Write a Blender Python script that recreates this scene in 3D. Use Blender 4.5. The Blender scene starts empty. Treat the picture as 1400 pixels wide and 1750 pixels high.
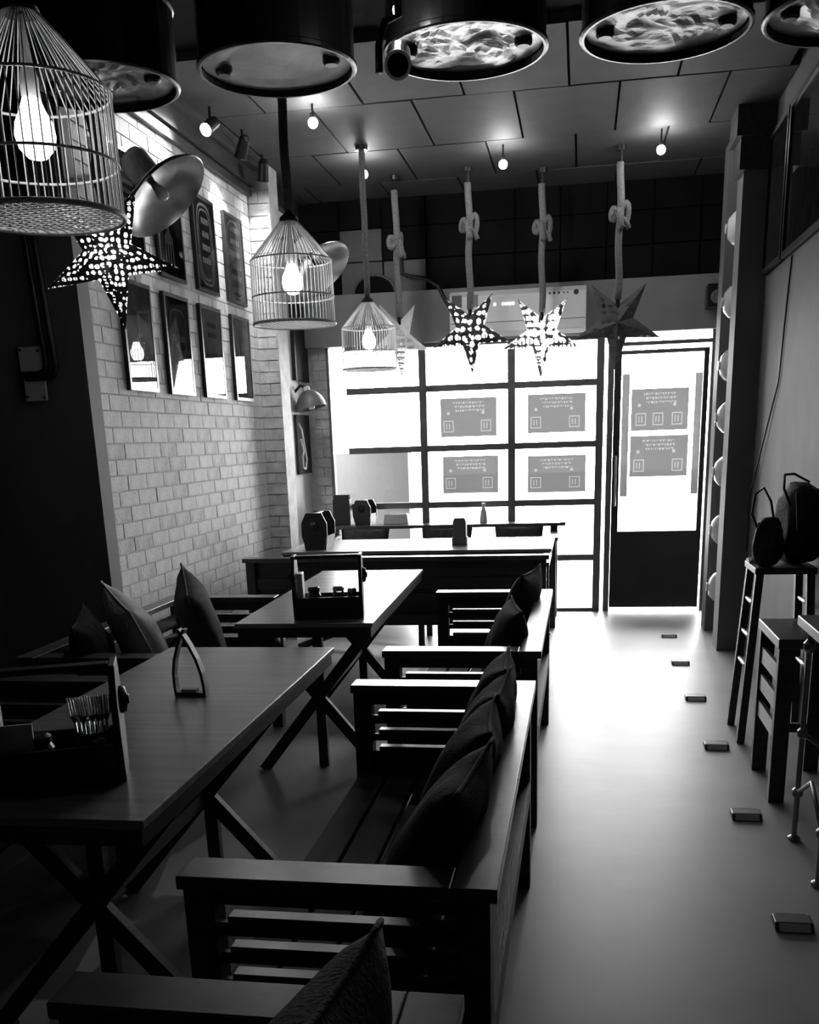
import bpy, bmesh, math, random
from mathutils import Matrix, Vector, noise

random.seed(7)
C = bpy.context.scene.collection
SC = bpy.context.scene
PI = math.pi

# ------------------------------------------------------------------ camera
F_PX, CY_PX = 1684.5, 1244.0            # focal length and principal row in the 1400x1750 frame
EYE = Vector((0, 0, 1.5))
ROT = (Matrix.Rotation(0.1752, 3, 'Z') @ Matrix.Rotation(-0.2854, 3, 'X')
       @ Matrix(((1, 0, 0), (0, 0, -1), (0, 1, 0))) @ Matrix.Rotation(-0.0331, 3, 'Z'))
cam_data = bpy.data.cameras.new('camera')
cam = bpy.data.objects.new('camera', cam_data)
C.objects.link(cam)
cam.matrix_world = Matrix.Translation(EYE) @ ROT.to_4x4()
cam_data.sensor_fit = 'HORIZONTAL'
cam_data.sensor_width = 36.0
cam_data.lens = 36.0 * F_PX / 1400.0
cam_data.shift_y = (CY_PX - 875.0) / 1400.0
cam_data.clip_start = 0.02
SC.camera = cam

# ------------------------------------------------------------------ world, exposure
world = bpy.data.worlds.new('overcast_sky')
SC.world = world
world.use_nodes = True
bgn = world.node_tree.nodes['Background']
bgn.inputs['Color'].default_value = (1, 1, 1, 1)
bgn.inputs['Strength'].default_value = 27.0
SC.view_settings.view_transform = 'Standard'
SC.view_settings.look = 'None'
SC.view_settings.gamma = 1.0
SC.view_settings.use_curve_mapping = False
SC.view_settings.exposure = 0.0
SC.cycles.use_denoising = True
SC.cycles.max_bounces = 8
SC.cycles.diffuse_bounces = 4
SC.cycles.glossy_bounces = 4
SC.cycles.transparent_max_bounces = 16
SC.cycles.sample_clamp_indirect = 6.0
SC.cycles.caustics_reflective = False
SC.cycles.caustics_refractive = False


def portal(name, x0, x1, z0, z1, y):
    ld = bpy.data.lights.new(name, 'AREA')
    ld.shape = 'RECTANGLE'
    ld.size, ld.size_y = x1 - x0, z1 - z0
    ld.cycles.is_portal = True
    o = bpy.data.objects.new(name, ld)
    C.objects.link(o)
    o.location = ((x0 + x1) / 2, y, (z0 + z1) / 2)
    o.rotation_euler = (-PI / 2, 0, 0)      # -Z axis towards -Y, into the room


portal('window_daylight_portal', -2.2, 1.15, 0.0, 2.26, 8.83)


def ray(px, py):
    return ROT @ Vector((px - 700.0, -(py - CY_PX), -F_PX))


def on_z(px, py, z):
    d = ray(px, py)
    return EYE + d * ((z - EYE.z) / d.z)


def on_y(px, py, y):
    d = ray(px, py)
    return EYE + d * (y / d.y)


# ------------------------------------------------------------------ materials
def _principled(m):
    return m.node_tree.nodes['Principled BSDF']


def mat(name, v, rough=0.6, metal=0.0, spec=0.5, coat=0.0, var=0.0, scale=8.0, bump=0.0, bscale=60.0,
        stretch=(1, 1, 1), emit=0.0):
    """Grey procedural material: noise-varied value, optional relief."""
    m = bpy.data.materials.new(name)
    m.use_nodes = True
    nt = m.node_tree
    p = _principled(m)
    p.inputs['Base Color'].default_value = (v, v, v, 1)
    p.inputs['Roughness'].default_value = rough
    p.inputs['Metallic'].default_value = metal
    p.inputs['Specular IOR Level'].default_value = spec
    p.inputs['Coat Weight'].default_value = coat
    p.inputs['Coat Roughness'].default_value = 0.05
    tc = nt.nodes.new('ShaderNodeTexCoord')
    mp = nt.nodes.new('ShaderNodeMapping')
    mp.inputs['Scale'].default_value = stretch
    nt.links.new(tc.outputs['Object'], mp.inputs['Vector'])
    if var > 0:
        n = nt.nodes.new('ShaderNodeTexNoise')
        n.inputs['Scale'].default_value = scale
        n.inputs['Detail'].default_value = 6
        nt.links.new(mp.outputs[0], n.inputs['Vector'])
        r = nt.nodes.new('ShaderNodeValToRGB')
        a, b = max(0, v * (1 - var)), min(1, v * (1 + var))
        r.color_ramp.elements[0].color = (a, a, a, 1)
        r.color_ramp.elements[1].color = (b, b, b, 1)
        r.color_ramp.elements[0].position = 0.3
        r.color_ramp.elements[1].position = 0.7
        nt.links.new(n.outputs['Fac'], r.inputs[0])
        nt.links.new(r.outputs[0], p.inputs['Base Color'])
    if bump > 0:
        n2 = nt.nodes.new('ShaderNodeTexNoise')
        n2.inputs['Scale'].default_value = bscale
        n2.inputs['Detail'].default_value = 5
        nt.links.new(mp.outputs[0], n2.inputs['Vector'])
        b = nt.nodes.new('ShaderNodeBump')
        b.inputs['Strength'].default_value = bump
        b.inputs['Distance'].default_value = 0.01
        nt.links.new(n2.outputs['Fac'], b.inputs['Height'])
        nt.links.new(b.outputs[0], p.inputs['Normal'])
    if emit > 0:
        p.inputs['Emission Color'].default_value = (1, 1, 1, 1)
        p.inputs['Emission Strength'].default_value = emit
    return m


def mat_glass(name, tint=1.0, ior=1.45, rough=0.0):
    m = bpy.data.materials.new(name)
    m.use_nodes = True
    nt = m.node_tree
    nt.nodes.remove(_principled(m))
    out = nt.nodes['Material Output']
    t = nt.nodes.new('ShaderNodeBsdfTransparent')
    t.inputs[0].default_value = (tint, tint, tint, 1)
    g = nt.nodes.new('ShaderNodeBsdfGlossy')
    g.inputs['Roughness'].default_value = rough
    f = nt.nodes.new('ShaderNodeFresnel')
    f.inputs['IOR'].default_value = ior
    mx = nt.nodes.new('ShaderNodeMixShader')
    nt.links.new(f.outputs[0], mx.inputs[0])
    nt.links.new(t.outputs[0], mx.inputs[1])
    nt.links.new(g.outputs[0], mx.inputs[2])
    nt.links.new(mx.outputs[0], out.inputs['Surface'])
    return m


def mat_film(name, v, trans):
    """Printed film on glass: part opaque grey print, part see-through."""
    m = bpy.data.materials.new(name)
    m.use_nodes = True
    nt = m.node_tree
    p = _principled(m)
    p.inputs['Base Color'].default_value = (v, v, v, 1)
    p.inputs['Roughness'].default_value = 0.5
    t = nt.nodes.new('ShaderNodeBsdfTransparent')
    tl = nt.nodes.new('ShaderNodeBsdfTranslucent')
    tl.inputs[0].default_value = (v, v, v, 1)
    mx0 = nt.nodes.new('ShaderNodeMixShader')
    mx0.inputs[0].default_value = 0.5
    mx = nt.nodes.new('ShaderNodeMixShader')
    mx.inputs[0].default_value = trans
    nt.links.new(p.outputs[0], mx0.inputs[1])
    nt.links.new(tl.outputs[0], mx0.inputs[2])
    nt.links.new(mx0.outputs[0], mx.inputs[1])
    nt.links.new(t.outputs[0], mx.inputs[2])
    nt.links.new(mx.outputs[0], nt.nodes['Material Output'].inputs['Surface'])
    return m


def mat_star(name, paper, tissue, scale, thr):
    """Cut-paper lantern: dark card with rows of cut windows backed by pale tissue."""
    m = bpy.data.materials.new(name)
    m.use_nodes = True
    nt = m.node_tree
    p = _principled(m)
    p.inputs['Base Color'].default_value = (paper, paper, paper, 1)
    p.inputs['Roughness'].default_value = 0.6
    tc = nt.nodes.new('ShaderNodeTexCoord')
    v = nt.nodes.new('ShaderNodeTexVoronoi')
    v.inputs['Scale'].default_value = scale
    v.inputs['Randomness'].default_value = 0.35
    nt.links.new(tc.outputs['Object'], v.inputs['Vector'])
    w = nt.nodes.new('ShaderNodeTexWave')
    w.inputs['Scale'].default_value = scale * 1.1
    w.bands_direction = 'DIAGONAL'
    nt.links.new(tc.outputs['Object'], w.inputs['Vector'])
    lt = nt.nodes.new('ShaderNodeMath')
    lt.operation = 'LESS_THAN'
    lt.inputs[1].default_value = thr
    nt.links.new(v.outputs['Distance'], lt.inputs[0])
    gt = nt.nodes.new('ShaderNodeMath')
    gt.operation = 'GREATER_THAN'
    gt.inputs[1].default_value = 0.22
    nt.links.new(w.outputs['Fac'], gt.inputs[0])
    mu = nt.nodes.new('ShaderNodeMath')
    mu.operation = 'MULTIPLY'
    nt.links.new(lt.outputs[0], mu.inputs[0])
    nt.links.new(gt.outputs[0], mu.inputs[1])
    tl = nt.nodes.new('ShaderNodeBsdfTranslucent')
    tl.inputs[0].default_value = (tissue, tissue, tissue, 1)
    tr = nt.nodes.new('ShaderNodeBsdfTransparent')
    m1 = nt.nodes.new('ShaderNodeMixShader')
    m1.inputs[0].default_value = 0.15
    nt.links.new(tl.outputs[0], m1.inputs[1])
    nt.links.new(tr.outputs[0], m1.inputs[2])
    m2 = nt.nodes.new('ShaderNodeMixShader')
    nt.links.new(mu.outputs[0], m2.inputs[0])
    nt.links.new(p.outputs[0], m2.inputs[1])
    nt.links.new(m1.outputs[0], m2.inputs[2])
    nt.links.new(m2.outputs[0], nt.nodes['Material Output'].inputs['Surface'])
    return m


def mat_clear(name, v):
    """Thin clear-white plastic sheet with printed veins."""
    m = mat_star(name, v, 0.95, 22, 0.62)
    return m


M = {
    'floor': mat('polished_cement', 0.34, rough=0.42, var=0.22, scale=1.3, bump=0.06, bscale=9),
    'ceil': mat('ceiling_board', 0.062, rough=0.7, var=0.15, scale=5, bump=0.25, bscale=180),
    'ceil_dark': mat('black_slab', 0.008, rough=0.9, spec=0.1, var=0.2),
    'plaster': mat('grey_plaster', 0.15, rough=0.75, var=0.18, scale=2.2, bump=0.12, bscale=24),
    'white_wall': mat('white_plaster', 0.78, rough=0.7, var=0.08, scale=3, bump=0.05, bscale=30),
    'brick': mat('painted_brick', 0.60, rough=0.7, var=0.14, scale=14, bump=0.35, bscale=70),
    'brick2': mat('painted_brick_worn', 0.50, rough=0.72, var=0.25, scale=12, bump=0.35, bscale=60),
    'mortar': mat('mortar', 0.50, rough=0.9, var=0.15, scale=20, bump=0.3, bscale=90),
    'soffit': mat('soffit_board', 0.26, rough=0.55, var=0.1, scale=3),
    'dark_panel': mat('black_panel', 0.007, rough=0.85, spec=0.1, var=0.3, scale=4),
    'pale_panel': mat('grey_panel', 0.12, rough=0.6, var=0.2, scale=3),
    'frame': mat('dark_steel_frame', 0.14, rough=0.45, var=0.2, scale=6),
    'white_frame': mat('white_upvc', 0.75, rough=0.4, var=0.03),
    'door': mat('black_door_board', 0.02, rough=0.5, var=0.25, scale=5, bump=0.1, bscale=30),
    'glass': mat_glass('window_glass', 0.97),
    'pic_glass': mat_glass('picture_glass', 0.95, ior=1.5),
    'jar_glass': mat_glass('jar_glass', 0.8, ior=1.5, rough=0.02),
    'film': mat_film('poster_film', 0.05, 0.0050),
    'film_line': mat_film('poster_print_line', 0.12, 0.0085),
    'film_grey': mat_film('frosted_strip', 0.1, 0.10),
    'wood': mat('dark_stained_wood', 0.035, rough=0.42, var=0.45, scale=5, bump=0.12, bscale=40, stretch=(6, 0.6, 6)),
    'wood_top': mat('oiled_bench_top', 0.06, rough=0.28, var=0.3, scale=4, bump=0.015, bscale=30, stretch=(5, 5, 5)),
    'table': mat('laminate_table_top', 0.29, rough=0.26, var=0.2, scale=3.2, bump=0.03, bscale=30, stretch=(0.6, 12, 1)),
    'caddy': mat('black_wood_caddy', 0.012, rough=0.45, var=0.3, scale=6),
    'fabric': mat('dark_cushion_cloth', 0.035, rough=0.95, spec=0.1, var=0.35, scale=18, bump=0.4, bscale=120),
    'fabric2': mat('charcoal_cushion_cloth', 0.06, rough=0.95, spec=0.1, var=0.3, scale=15, bump=0.4, bscale=120),
    'fabric3': mat('pale_cushion_cloth', 0.5, rough=0.95, spec=0.1, var=0.15, scale=15, bump=0.4, bscale=120),
    'fabric4': mat('black_bag_nylon', 0.02, rough=0.7, spec=0.3, var=0.3, scale=9, bump=0.3, bscale=80),
    'wire': mat('cage_wire', 0.88, rough=0.4),
    'bulb_dim': mat('dim_bulb', 0.8, rough=0.3, emit=9.0),
    'bulb': mat('lit_bulb', 0.9, rough=0.3, emit=14.0),
    'spot_bulb': mat('lit_spot', 0.9, rough=0.3, emit=260.0),
    'black_metal': mat('black_metal', 0.015, rough=0.35, metal=0.2),
    'drum': mat('black_drum_paint', 0.008, rough=0.25, spec=0.5),
    'lid': mat('dull_drum_lid', 0.48, rough=0.5, metal=0.3, var=0.25, scale=7, bump=0.15, bscale=30),
    'foil': mat('crumpled_foil', 0.7, rough=0.38, metal=1.0, var=0.1, scale=9, bump=0.6, bscale=14),
    'foil_dull': mat('dull_foil', 0.34, rough=0.42, metal=1.0, var=0.25, scale=8, bump=0.6, bscale=12),
    'steel': mat('brushed_steel', 0.55, rough=0.28, metal=1.0, var=0.15, scale=10),
    'steel_white': mat('galvanised_box', 0.8, rough=0.45, var=0.12, scale=12),
    'rope': mat('jute_rope', 0.24, rough=0.95, var=0.3, scale=90, bump=0.8, bscale=220),
    'rope_dark': mat('dark_rope', 0.08, rough=0.95, var=0.3, scale=90, bump=0.8, bscale=220),
    'ac': mat('white_ac_plastic', 0.85, rough=0.35, var=0.03),
    'ac_print': mat('dark_print', 0.03, rough=0.5),
    'led': mat('ac_display', 0.9, emit=3.0),
    'art_dark': mat('dark_print_ground', 0.05, rough=0.95, spec=0.05, var=0.3, scale=9),
    'art_mid': mat('grey_print_ground', 0.22, rough=0.6, var=0.4, scale=12),
    'art_pale': mat('pale_print', 0.75, rough=0.6, var=0.25, scale=20),
    'art_white': mat('white_print', 0.9, rough=0.6),
    'picture_frame': mat('black_picture_frame', 0.012, rough=0.35),
    'plate': mat('white_enamel', 0.72, rough=0.25, coat=0.5),
    'stud': mat('road_stud_body', 0.05, rough=0.4, var=0.3, scale=20),
    'stud_lens': mat('road_stud_lens', 0.75, rough=0.12, spec=0.8),
    'star0': mat_star('star_paper_fine', 0.03, 0.9, 46, 0.41),
    'star1': mat_clear('star_paper_clear', 0.7),
    'star2': mat_star('star_paper_cut', 0.04, 0.9, 19, 0.42),
    'star3': mat_star('star_paper_pale', 0.15, 0.95, 19, 0.56),
    'star4': mat_star('star_paper_dimmed', 0.10, 0.25, 19, 0.36),  # tissue colour darkened so this star looks unlit
    'iron': mat('worn_iron', 0.30, rough=0.35, metal=0.6, var=0.2, scale=12),
    'dark_board': mat('matte_dark_board', 0.02, rough=0.85, spec=0.15, var=0.3, scale=6),
    'seat': mat('worn_seat_board', 0.05, rough=0.7, spec=0.25, var=0.3, scale=5, stretch=(6, 0.6, 6)),
    'street': mat('street_paving', 0.55, rough=0.8, var=0.15, scale=2),
    'street_wall': mat('street_grey_wall', 0.06, rough=0.8, var=0.1, scale=2),
    'paper': mat('white_paper', 0.8, rough=0.8),
    'gold': mat('dull_cutlery', 0.9, rough=0.28, metal=1.0),
}


# ------------------------------------------------------------------ mesh helpers
def box(bm, x0, x1, y0, y1, z0, z1):
    vs = [bm.verts.new(p) for p in ((x0, y0, z0), (x1, y0, z0), (x1, y1, z0), (x0, y1, z0),
                                    (x0, y0, z1), (x1, y0, z1), (x1, y1, z1), (x0, y1, z1))]
    for f in ((3, 2, 1, 0), (4, 5, 6, 7), (0, 1, 5, 4), (1, 2, 6, 5), (2, 3, 7, 6), (3, 0, 4, 7)):
        bm.faces.new([vs[i] for i in f])
    return vs


def bar(bm, a, b, w, d, up=Vector((0, 0, 1))):
    """Rectangular bar from a to b, w across, d along `up`-ish."""
    a, b = Vector(a), Vector(b)
    t = (b - a).normalized()
    s = t.cross(up)
    if s.length < 1e-4:
        s = t.cross(Vector((0, 1, 0)))
    s.normalize()
    u = s.cross(t).normalized()
    vs = []
    for p in (a, b):
        for i, j in ((-1, -1), (1, -1), (1, 1), (-1, 1)):
            vs.append(bm.verts.new(p + s * (i * w / 2) + u * (j * d / 2)))
    for f in ((0, 1, 2, 3), (7, 6, 5, 4), (0, 4, 5, 1), (1, 5, 6, 2), (2, 6, 7, 3), (3, 7, 4, 0)):
        bm.faces.new([vs[i] for i in f])


def tube(bm, pts, r, n=8, closed=False, cap=True):
    pts = [Vector(p) for p in pts]
    k = len(pts)
    rings = []
    prev = None
    for i, p in enumerate(pts):
        if closed:
            t = pts[(i + 1) % k] - pts[i - 1]
        else:
            t = pts[min(i + 1, k - 1)] - pts[max(i - 1, 0)]
        t.normalize()
        if prev is None:
            ref = Vector((0, 0, 1)) if abs(t.z) < 0.9 else Vector((1, 0, 0))
            s = t.cross(ref).normalized()
        else:
            s = (prev - t * prev.dot(t)).normalized()
        prev = s
        u = t.cross(s)
        rr = r[i] if isinstance(r, (list, tuple)) else r
        rings.append([bm.verts.new(p + (s * math.cos(2 * PI * j / n) + u * math.sin(2 * PI * j / n)) * rr)
                      for j in range(n)])
    m = k if closed else k - 1
    for i in range(m):
        a, b = rings[i], rings[(i + 1) % k]
        for j in range(n):
            bm.faces.new((a[j], a[(j + 1) % n], b[(j + 1) % n], b[j]))
    if cap and not closed:
        bm.faces.new(rings[0][::-1])
        bm.faces.new(rings[-1])


def lathe(bm, prof, n=32, cx=0.0, cy=0.0):
    """Revolve (r, z) profile about Z."""
    rings = []
    for r, z in prof:
        if r < 1e-6:
            rings.append([bm.verts.new((cx, cy, z))])
        else:
            rings.append([bm.verts.new((cx + r * math.cos(2 * PI * j / n), cy + r * math.sin(2 * PI * j / n), z))
                          for j in range(n)])
    for a, b in zip(rings, rings[1:]):
        for j in range(n):
            j2 = (j + 1) % n
            if len(a) == 1 and len(b) > 1:
                bm.faces.new((a[0], b[j], b[j2]))
            elif len(b) == 1 and len(a) > 1:
                bm.faces.new((a[j], a[j2], b[0]))
            elif len(a) > 1:
                bm.faces.new((a[j], a[j2], b[j2], b[j]))


def prism(bm, poly, fn, t0, t1):
    """Extrude a 2D polygon; fn(u, v, t) -> xyz."""
    a = [bm.verts.new(fn(u, v, t0)) for u, v in poly]
    b = [bm.verts.new(fn(u, v, t1)) for u, v in poly]
    bm.faces.new(a[::-1])
    bm.faces.new(b)
    n = len(poly)
    for i in range(n):
        bm.faces.new((a[i], a[(i + 1) % n], b[(i + 1) % n], b[i]))


def mesh_of(name, bm, m, smooth=False):
    bmesh.ops.recalc_face_normals(bm, faces=bm.faces)
    me = bpy.data.meshes.new(name)
    bm.to_mesh(me)
    bm.free()
    me.materials.append(M[m] if isinstance(m, str) else m)
    if smooth:
        for p in me.polygons:
            p.use_smooth = True
    return me


def obj(name, bm, m, parent=None, smooth=False, bevel=0.0):
    me = bm if isinstance(bm, bpy.types.Mesh) else mesh_of(name, bm, m, smooth)
    o = bpy.data.objects.new(name, me)
    C.objects.link(o)
    if parent:
        o.parent = parent
    if bevel > 0:
        md = o.modifiers.new('edge', 'BEVEL')
        md.width = bevel
        md.segments = 2
        md.limit_method = 'ANGLE'
    return o


def bx(name, m, parent, x0, x1, y0, y1, z0, z1, bevel=0.0):
    bm = bmesh.new()
    box(bm, x0, x1, y0, y1, z0, z1)
    return obj(name, bm, m, parent, bevel=bevel)


def tag(o, label, cat, group=None):
    o['label'] = label
    o['category'] = cat
    if group:
        o['group'] = group
    return o


def thing(name, label, cat, loc=(0, 0, 0), rz=0.0, group=None):
    o = bpy.data.objects.new(name, None)
    o.empty_display_size = 0.1
    C.objects.link(o)
    o.location = loc
    o.rotation_euler = (0, 0, rz)
    return tag(o, label, cat, group)


def struct(name, bm, m, parent=None, **k):
    o = obj(name, bm, m, parent, **k)
    if not parent:
        o['kind'] = 'structure'
    return o


def sbox(name, m, x0, x1, y0, y1, z0, z1, parent=None):
    o = bx(name, m, parent, x0, x1, y0, y1, z0, z1)
    if not parent:
        o['kind'] = 'structure'
    return o


def copy_tree(root, loc, rz, label=None, group=None):
    def cp(o, parent):
        c = o.copy()
        C.objects.link(c)
        c.parent = parent
        for ch in o.children:
            cp(ch, c)
        return c
    r = cp(root, None)
    r.location = loc
    r.rotation_euler = (0, 0, rz)
    if label:
        r['label'] = label
    if group:
        r['group'] = group
    return r


# ------------------------------------------------------------------ the room
CZ = 3.38            # ceiling
XL, XR = -2.35, 1.13  # left brick wall, right wall
YF = 8.75            # shop front

floor = sbox('floor', 'floor', -3.6, XR + 0.02, -3.0, YF + 0.1, -0.08, 0.0)
ceiling = sbox('ceiling', 'ceil_dark', -3.6, XR + 0.2, -3.0, YF + 0.1, CZ + 0.03, CZ + 0.12)
wall_back = sbox('wall_back', 'plaster', -3.6, XR + 0.2, -3.15, -3.0, 0.0, CZ + 0.03)
wall_right = sbox('wall_right', 'plaster', XR, XR + 0.2, -3.0, YF + 0.1, 0.0, CZ + 0.03)
wall_near = sbox('wall_left_near', 'plaster', -3.6, -3.45, -3.0, 4.68, 0.0, CZ + 0.03)
wall_pier = sbox('wall_left_pier', 'plaster', -3.6, XL + 0.012, 4.68, 4.80, 0.0, CZ + 0.03)

# ceiling boards in staggered rows
panel_me = None
rows = [(5.47, 6.38, -0.10), (6.38, 7.33, 0.18), (7.33, 8.20, -0.07), (8.20, 8.74, 0.23)]
for y0, y1, xo in rows:
    x = xo - 0.59 * 5
    while x < XR:
        a, b = max(x + 0.007, -3.3 if y1 < 4.7 else XL + 0.005), min(x + 0.583, XR - 0.004)
        if b - a > 0.05:
            dz = random.uniform(-0.003, 0.003)
            bx('ceiling_panel', 'ceil', ceiling, a, b, y0 + 0.007, y1 - 0.007, CZ - 0.012 + dz, CZ + 0.034)
        x += 0.59

# left brick wall: backing, 300 bricks as parts, the others joined
wall_left = sbox('wall_left', 'mortar', -2.6, XL - 0.007, 4.80, 7.66, 0.0, CZ + 0.03)
BL, BH, PL, PH = 0.224, 0.072, 0.232, 0.080
slots = []
zc, k = 0.0, 0
while zc + PH < CZ:
    y = 4.805 - (PL / 2 if k % 2 else 0)
    while y < 7.44:
        y0, y1 = max(y, 4.805), min(y + BL, 7.44)
        if y1 - y0 > 0.03:
            slots.append((y0, y1, zc + 0.006))
        y += PL
    zc += PH
    k += 1


def brick_priority(s):
    full = (s[1] - s[0]) > BL - 0.01
    seen = 0.75 < s[2] < 3.15
    return (0 if (full and seen) else 1, s[0])


slots.sort(key=brick_priority)
brick_meshes = []
for i, mname in enumerate(('brick', 'brick2', 'brick', 'brick')):
    bm = bmesh.new()
    box(bm, 0, 0.027 + 0.0008 * i, 0, BL, 0, BH)
    brick_meshes.append(mesh_of('brick', bm, mname))
for y0, y1, z in slots[:300]:
    o = obj('brick', random.choice(brick_meshes), None, wall_left)
    o.location = (XL - 0.0305 + random.uniform(-0.0006, 0.0006), y0, z)
bm = bmesh.new()
for y0, y1, z in slots[300:]:
    box(bm, XL - 0.033, XL - 0.003 + random.uniform(-0.001, 0.001), y0, y1, z, z + BH)
rest = obj('bricks_rest', bm, 'brick', wall_left)
rest['kind'] = 'stuff'

# brick pillar beside the window recess
pillar = sbox('wall_left_pillar', 'mortar', XL - 0.2, -2.206, 7.446, 7.66, 0.0, CZ + 0.03)
zc, k = 0.0, 0
while zc + PH < CZ:
    cuts = (-2.35, -2.2) if k % 2 == 0 else (-2.35, -2.275, -2.2)
    for a, b in zip(cuts, cuts[1:]):
        bx('brick', 'brick2', pillar, a + 0.004, b - 0.004,
           7.438 + random.uniform(-0.002, 0.002), 7.455, zc + 0.006, zc + 0.006 + BH)
    zc += PH
    k += 1
pillar_face = sbox('wall_left_pillar_side', 'brick2', -2.208, -2.196, 7.44, 7.665, 0.0, CZ)
wall_far = sbox('wall_left_far', 'white_wall', -2.6, XL, 7.66, YF + 0.1, 0.0, CZ + 0.03)
# cornice boards
bm = bmesh.new()
box(bm, XL, XL + 0.05, 4.80, 8.6, CZ - 0.15, CZ - 0.012)
box(bm, XL, XL + 0.11, 4.80, 8.6, CZ - 0.05, CZ - 0.012)
box(bm, XL, XL + 0.03, 4.80, 7.44, CZ - 0.21, CZ - 0.16)
struct('trim_1', bm, 'wood')

# shop front wall
pier = sbox('wall_front_pier', 'mortar', XL, -2.16, YF - 0.02, YF + 0.12, 0.0, 2.26)
zc, k = 0.0, 0
while zc + PH < 2.26:
    cuts = (XL + 0.06, -2.16) if k % 2 == 0 else (XL + 0.06, -2.225, -2.16)
    for a, b in zip(cuts, cuts[1:]):
        bx('brick', 'brick2', pier, a + 0.004, b - 0.004, YF - 0.032, YF - 0.015, zc + 0.006, zc + 0.006 + BH)
    zc += PH
    k += 1
sbox('wall_front_soffit', 'soffit', XL, XR, YF - 0.10, YF + 0.12, 2.26, 2.66)
upper = sbox('wall_front_upper', 'ceil_dark', XL, XR, YF - 0.03, YF + 0.12, 2.66, CZ + 0.03)
for i in range(10):
    for j in range(3):
        x0 = XL + i * 0.36
        z0 = 2.66 + j * 0.245
        pm = 'pale_panel' if (i, j) in ((1, 1), (2, 0), (1, 0)) else 'dark_panel'
        x1 = min(x0 + 0.35, XR)
        if x1 - x0 > 0.03:
            bx('wall_panel', pm, upper, x0 + 0.006, x1, YF - 0.055 + random.uniform(-0.004, 0.004),
               YF - 0.028, z0 + 0.005, z0 + 0.24)

# window: steel grid, panes, printed films
win = bpy.data.objects.new('window_1', None)
C.objects.link(win)
win['kind'] = 'structure'
VX = [-2.00, -1.335, -0.585, 0.145]
RZ = [0.0, 0.465, 0.935, 1.41, 1.90, 2.255]
for x in VX[1:]:
    bx('mullion', 'frame', win, x - 0.031, x + 0.031, YF - 0.03, YF + 0.03, 0.0, 2.26)
bx('side_frame', 'frame', win, -2.165, -2.14, YF - 0.03, YF + 0.05, 0.0, 2.26)
for i, z in enumerate(RZ):
    for a, b in zip(VX, VX[1:]):
        bx('rail', 'frame', win, a + (0.031 if a > -1.9 else 0.0), b - 0.031, YF - 0.024, YF + 0.024,
           max(0, z - 0.026), min(2.26, z + 0.026))
for (a, b) in zip([-2.155] + VX[1:], VX[1:]):
    for z0, z1 in zip(RZ, RZ[1:]):
        bx('pane', 'glass', win, a + 0.02, b - 0.02, YF - 0.003, YF + 0.003, z0 + 0.02, z1 - 0.02)


def printed_sheet(w, h, seed, boxes):
    """Single sheet; small faces carry a paler print (illegible strokes, dots and little boxes)."""
    r = random.Random(seed)
    nx, nz = 60, 40
    ink = set()
    for row in (5, 9, 13):
        i = 12 + row // 3
        while i < 46:
            l = r.choice((1, 1, 2, 2, 3))
            for k in range(l):
                ink.add((i + k, nz - row))
                if r.random() < 0.5:
                    ink.add((i + k, nz - row - 1))
            i += l + 1
    for u in (7, 44):
        for a in range(3):
            for b in range(3):
                ink.add((u + a, 23 + b))
    for u in boxes:
        c = int(u * nx)
        for k in range(-5, 6):
            ink.add((c + k, 5))
            ink.add((c + k, 16))
        for k in range(5, 17):
            ink.add((c - 5, k))
            ink.add((c + 5, k))
        for k in range(8, 14):
            ink.add((c - 2, k))
            ink.add((c + 1, k))
    bm = bmesh.new()
    vs = [[bm.verts.new((w * (i / nx - 0.5), 0, h * j / nz)) for j in range(nz + 1)] for i in range(nx + 1)]
    for i in range(nx):
        for j in range(nz):
            f = bm.faces.new((vs[i][j], vs[i + 1][j], vs[i + 1][j + 1], vs[i][j + 1]))
            f.material_index = 1 if (i, j) in ink else 0
    me = mesh_of('sheet', bm, 'film')
    me.materials.append(M['film_line'])
    return me


posters = [
    (-1.19, -0.71, 1.50, 1.815, (0.14, 0.80), 'dark printed menu sheet on upper window pane nearest the brick pier'),
    (-1.18, -0.70, 1.03, 1.34, (0.14, 0.80), 'dark printed menu sheet on lower window pane, above the grey napkin box'),
    (-0.45, 0.03, 1.51, 1.82, (0.14, 0.80), 'dark printed menu sheet on upper window pane next to the door'),
    (-0.45, 0.04, 1.02, 1.325, (0.14, 0.80), 'dark printed menu sheet on lower window pane next to the door'),
    (0.40, 0.86, 1.50, 1.83, (0.18, 0.48, 0.80), 'upper dark printed menu sheet with three little boxes on door glass'),
    (0.40, 0.87, 1.13, 1.46, (0.16, 0.82), 'lower dark printed menu sheet with two little boxes on door glass'),
]
for i, (a, b, c, d, bxs, lab) in enumerate(posters):
    p = thing('menu_sheet', lab, 'poster', ((a + b) / 2, YF - 0.006, c), group='menu sheets stuck on the shop front')
    obj('sheet', printed_sheet(b - a, d - c, i, bxs), None, p)

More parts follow.
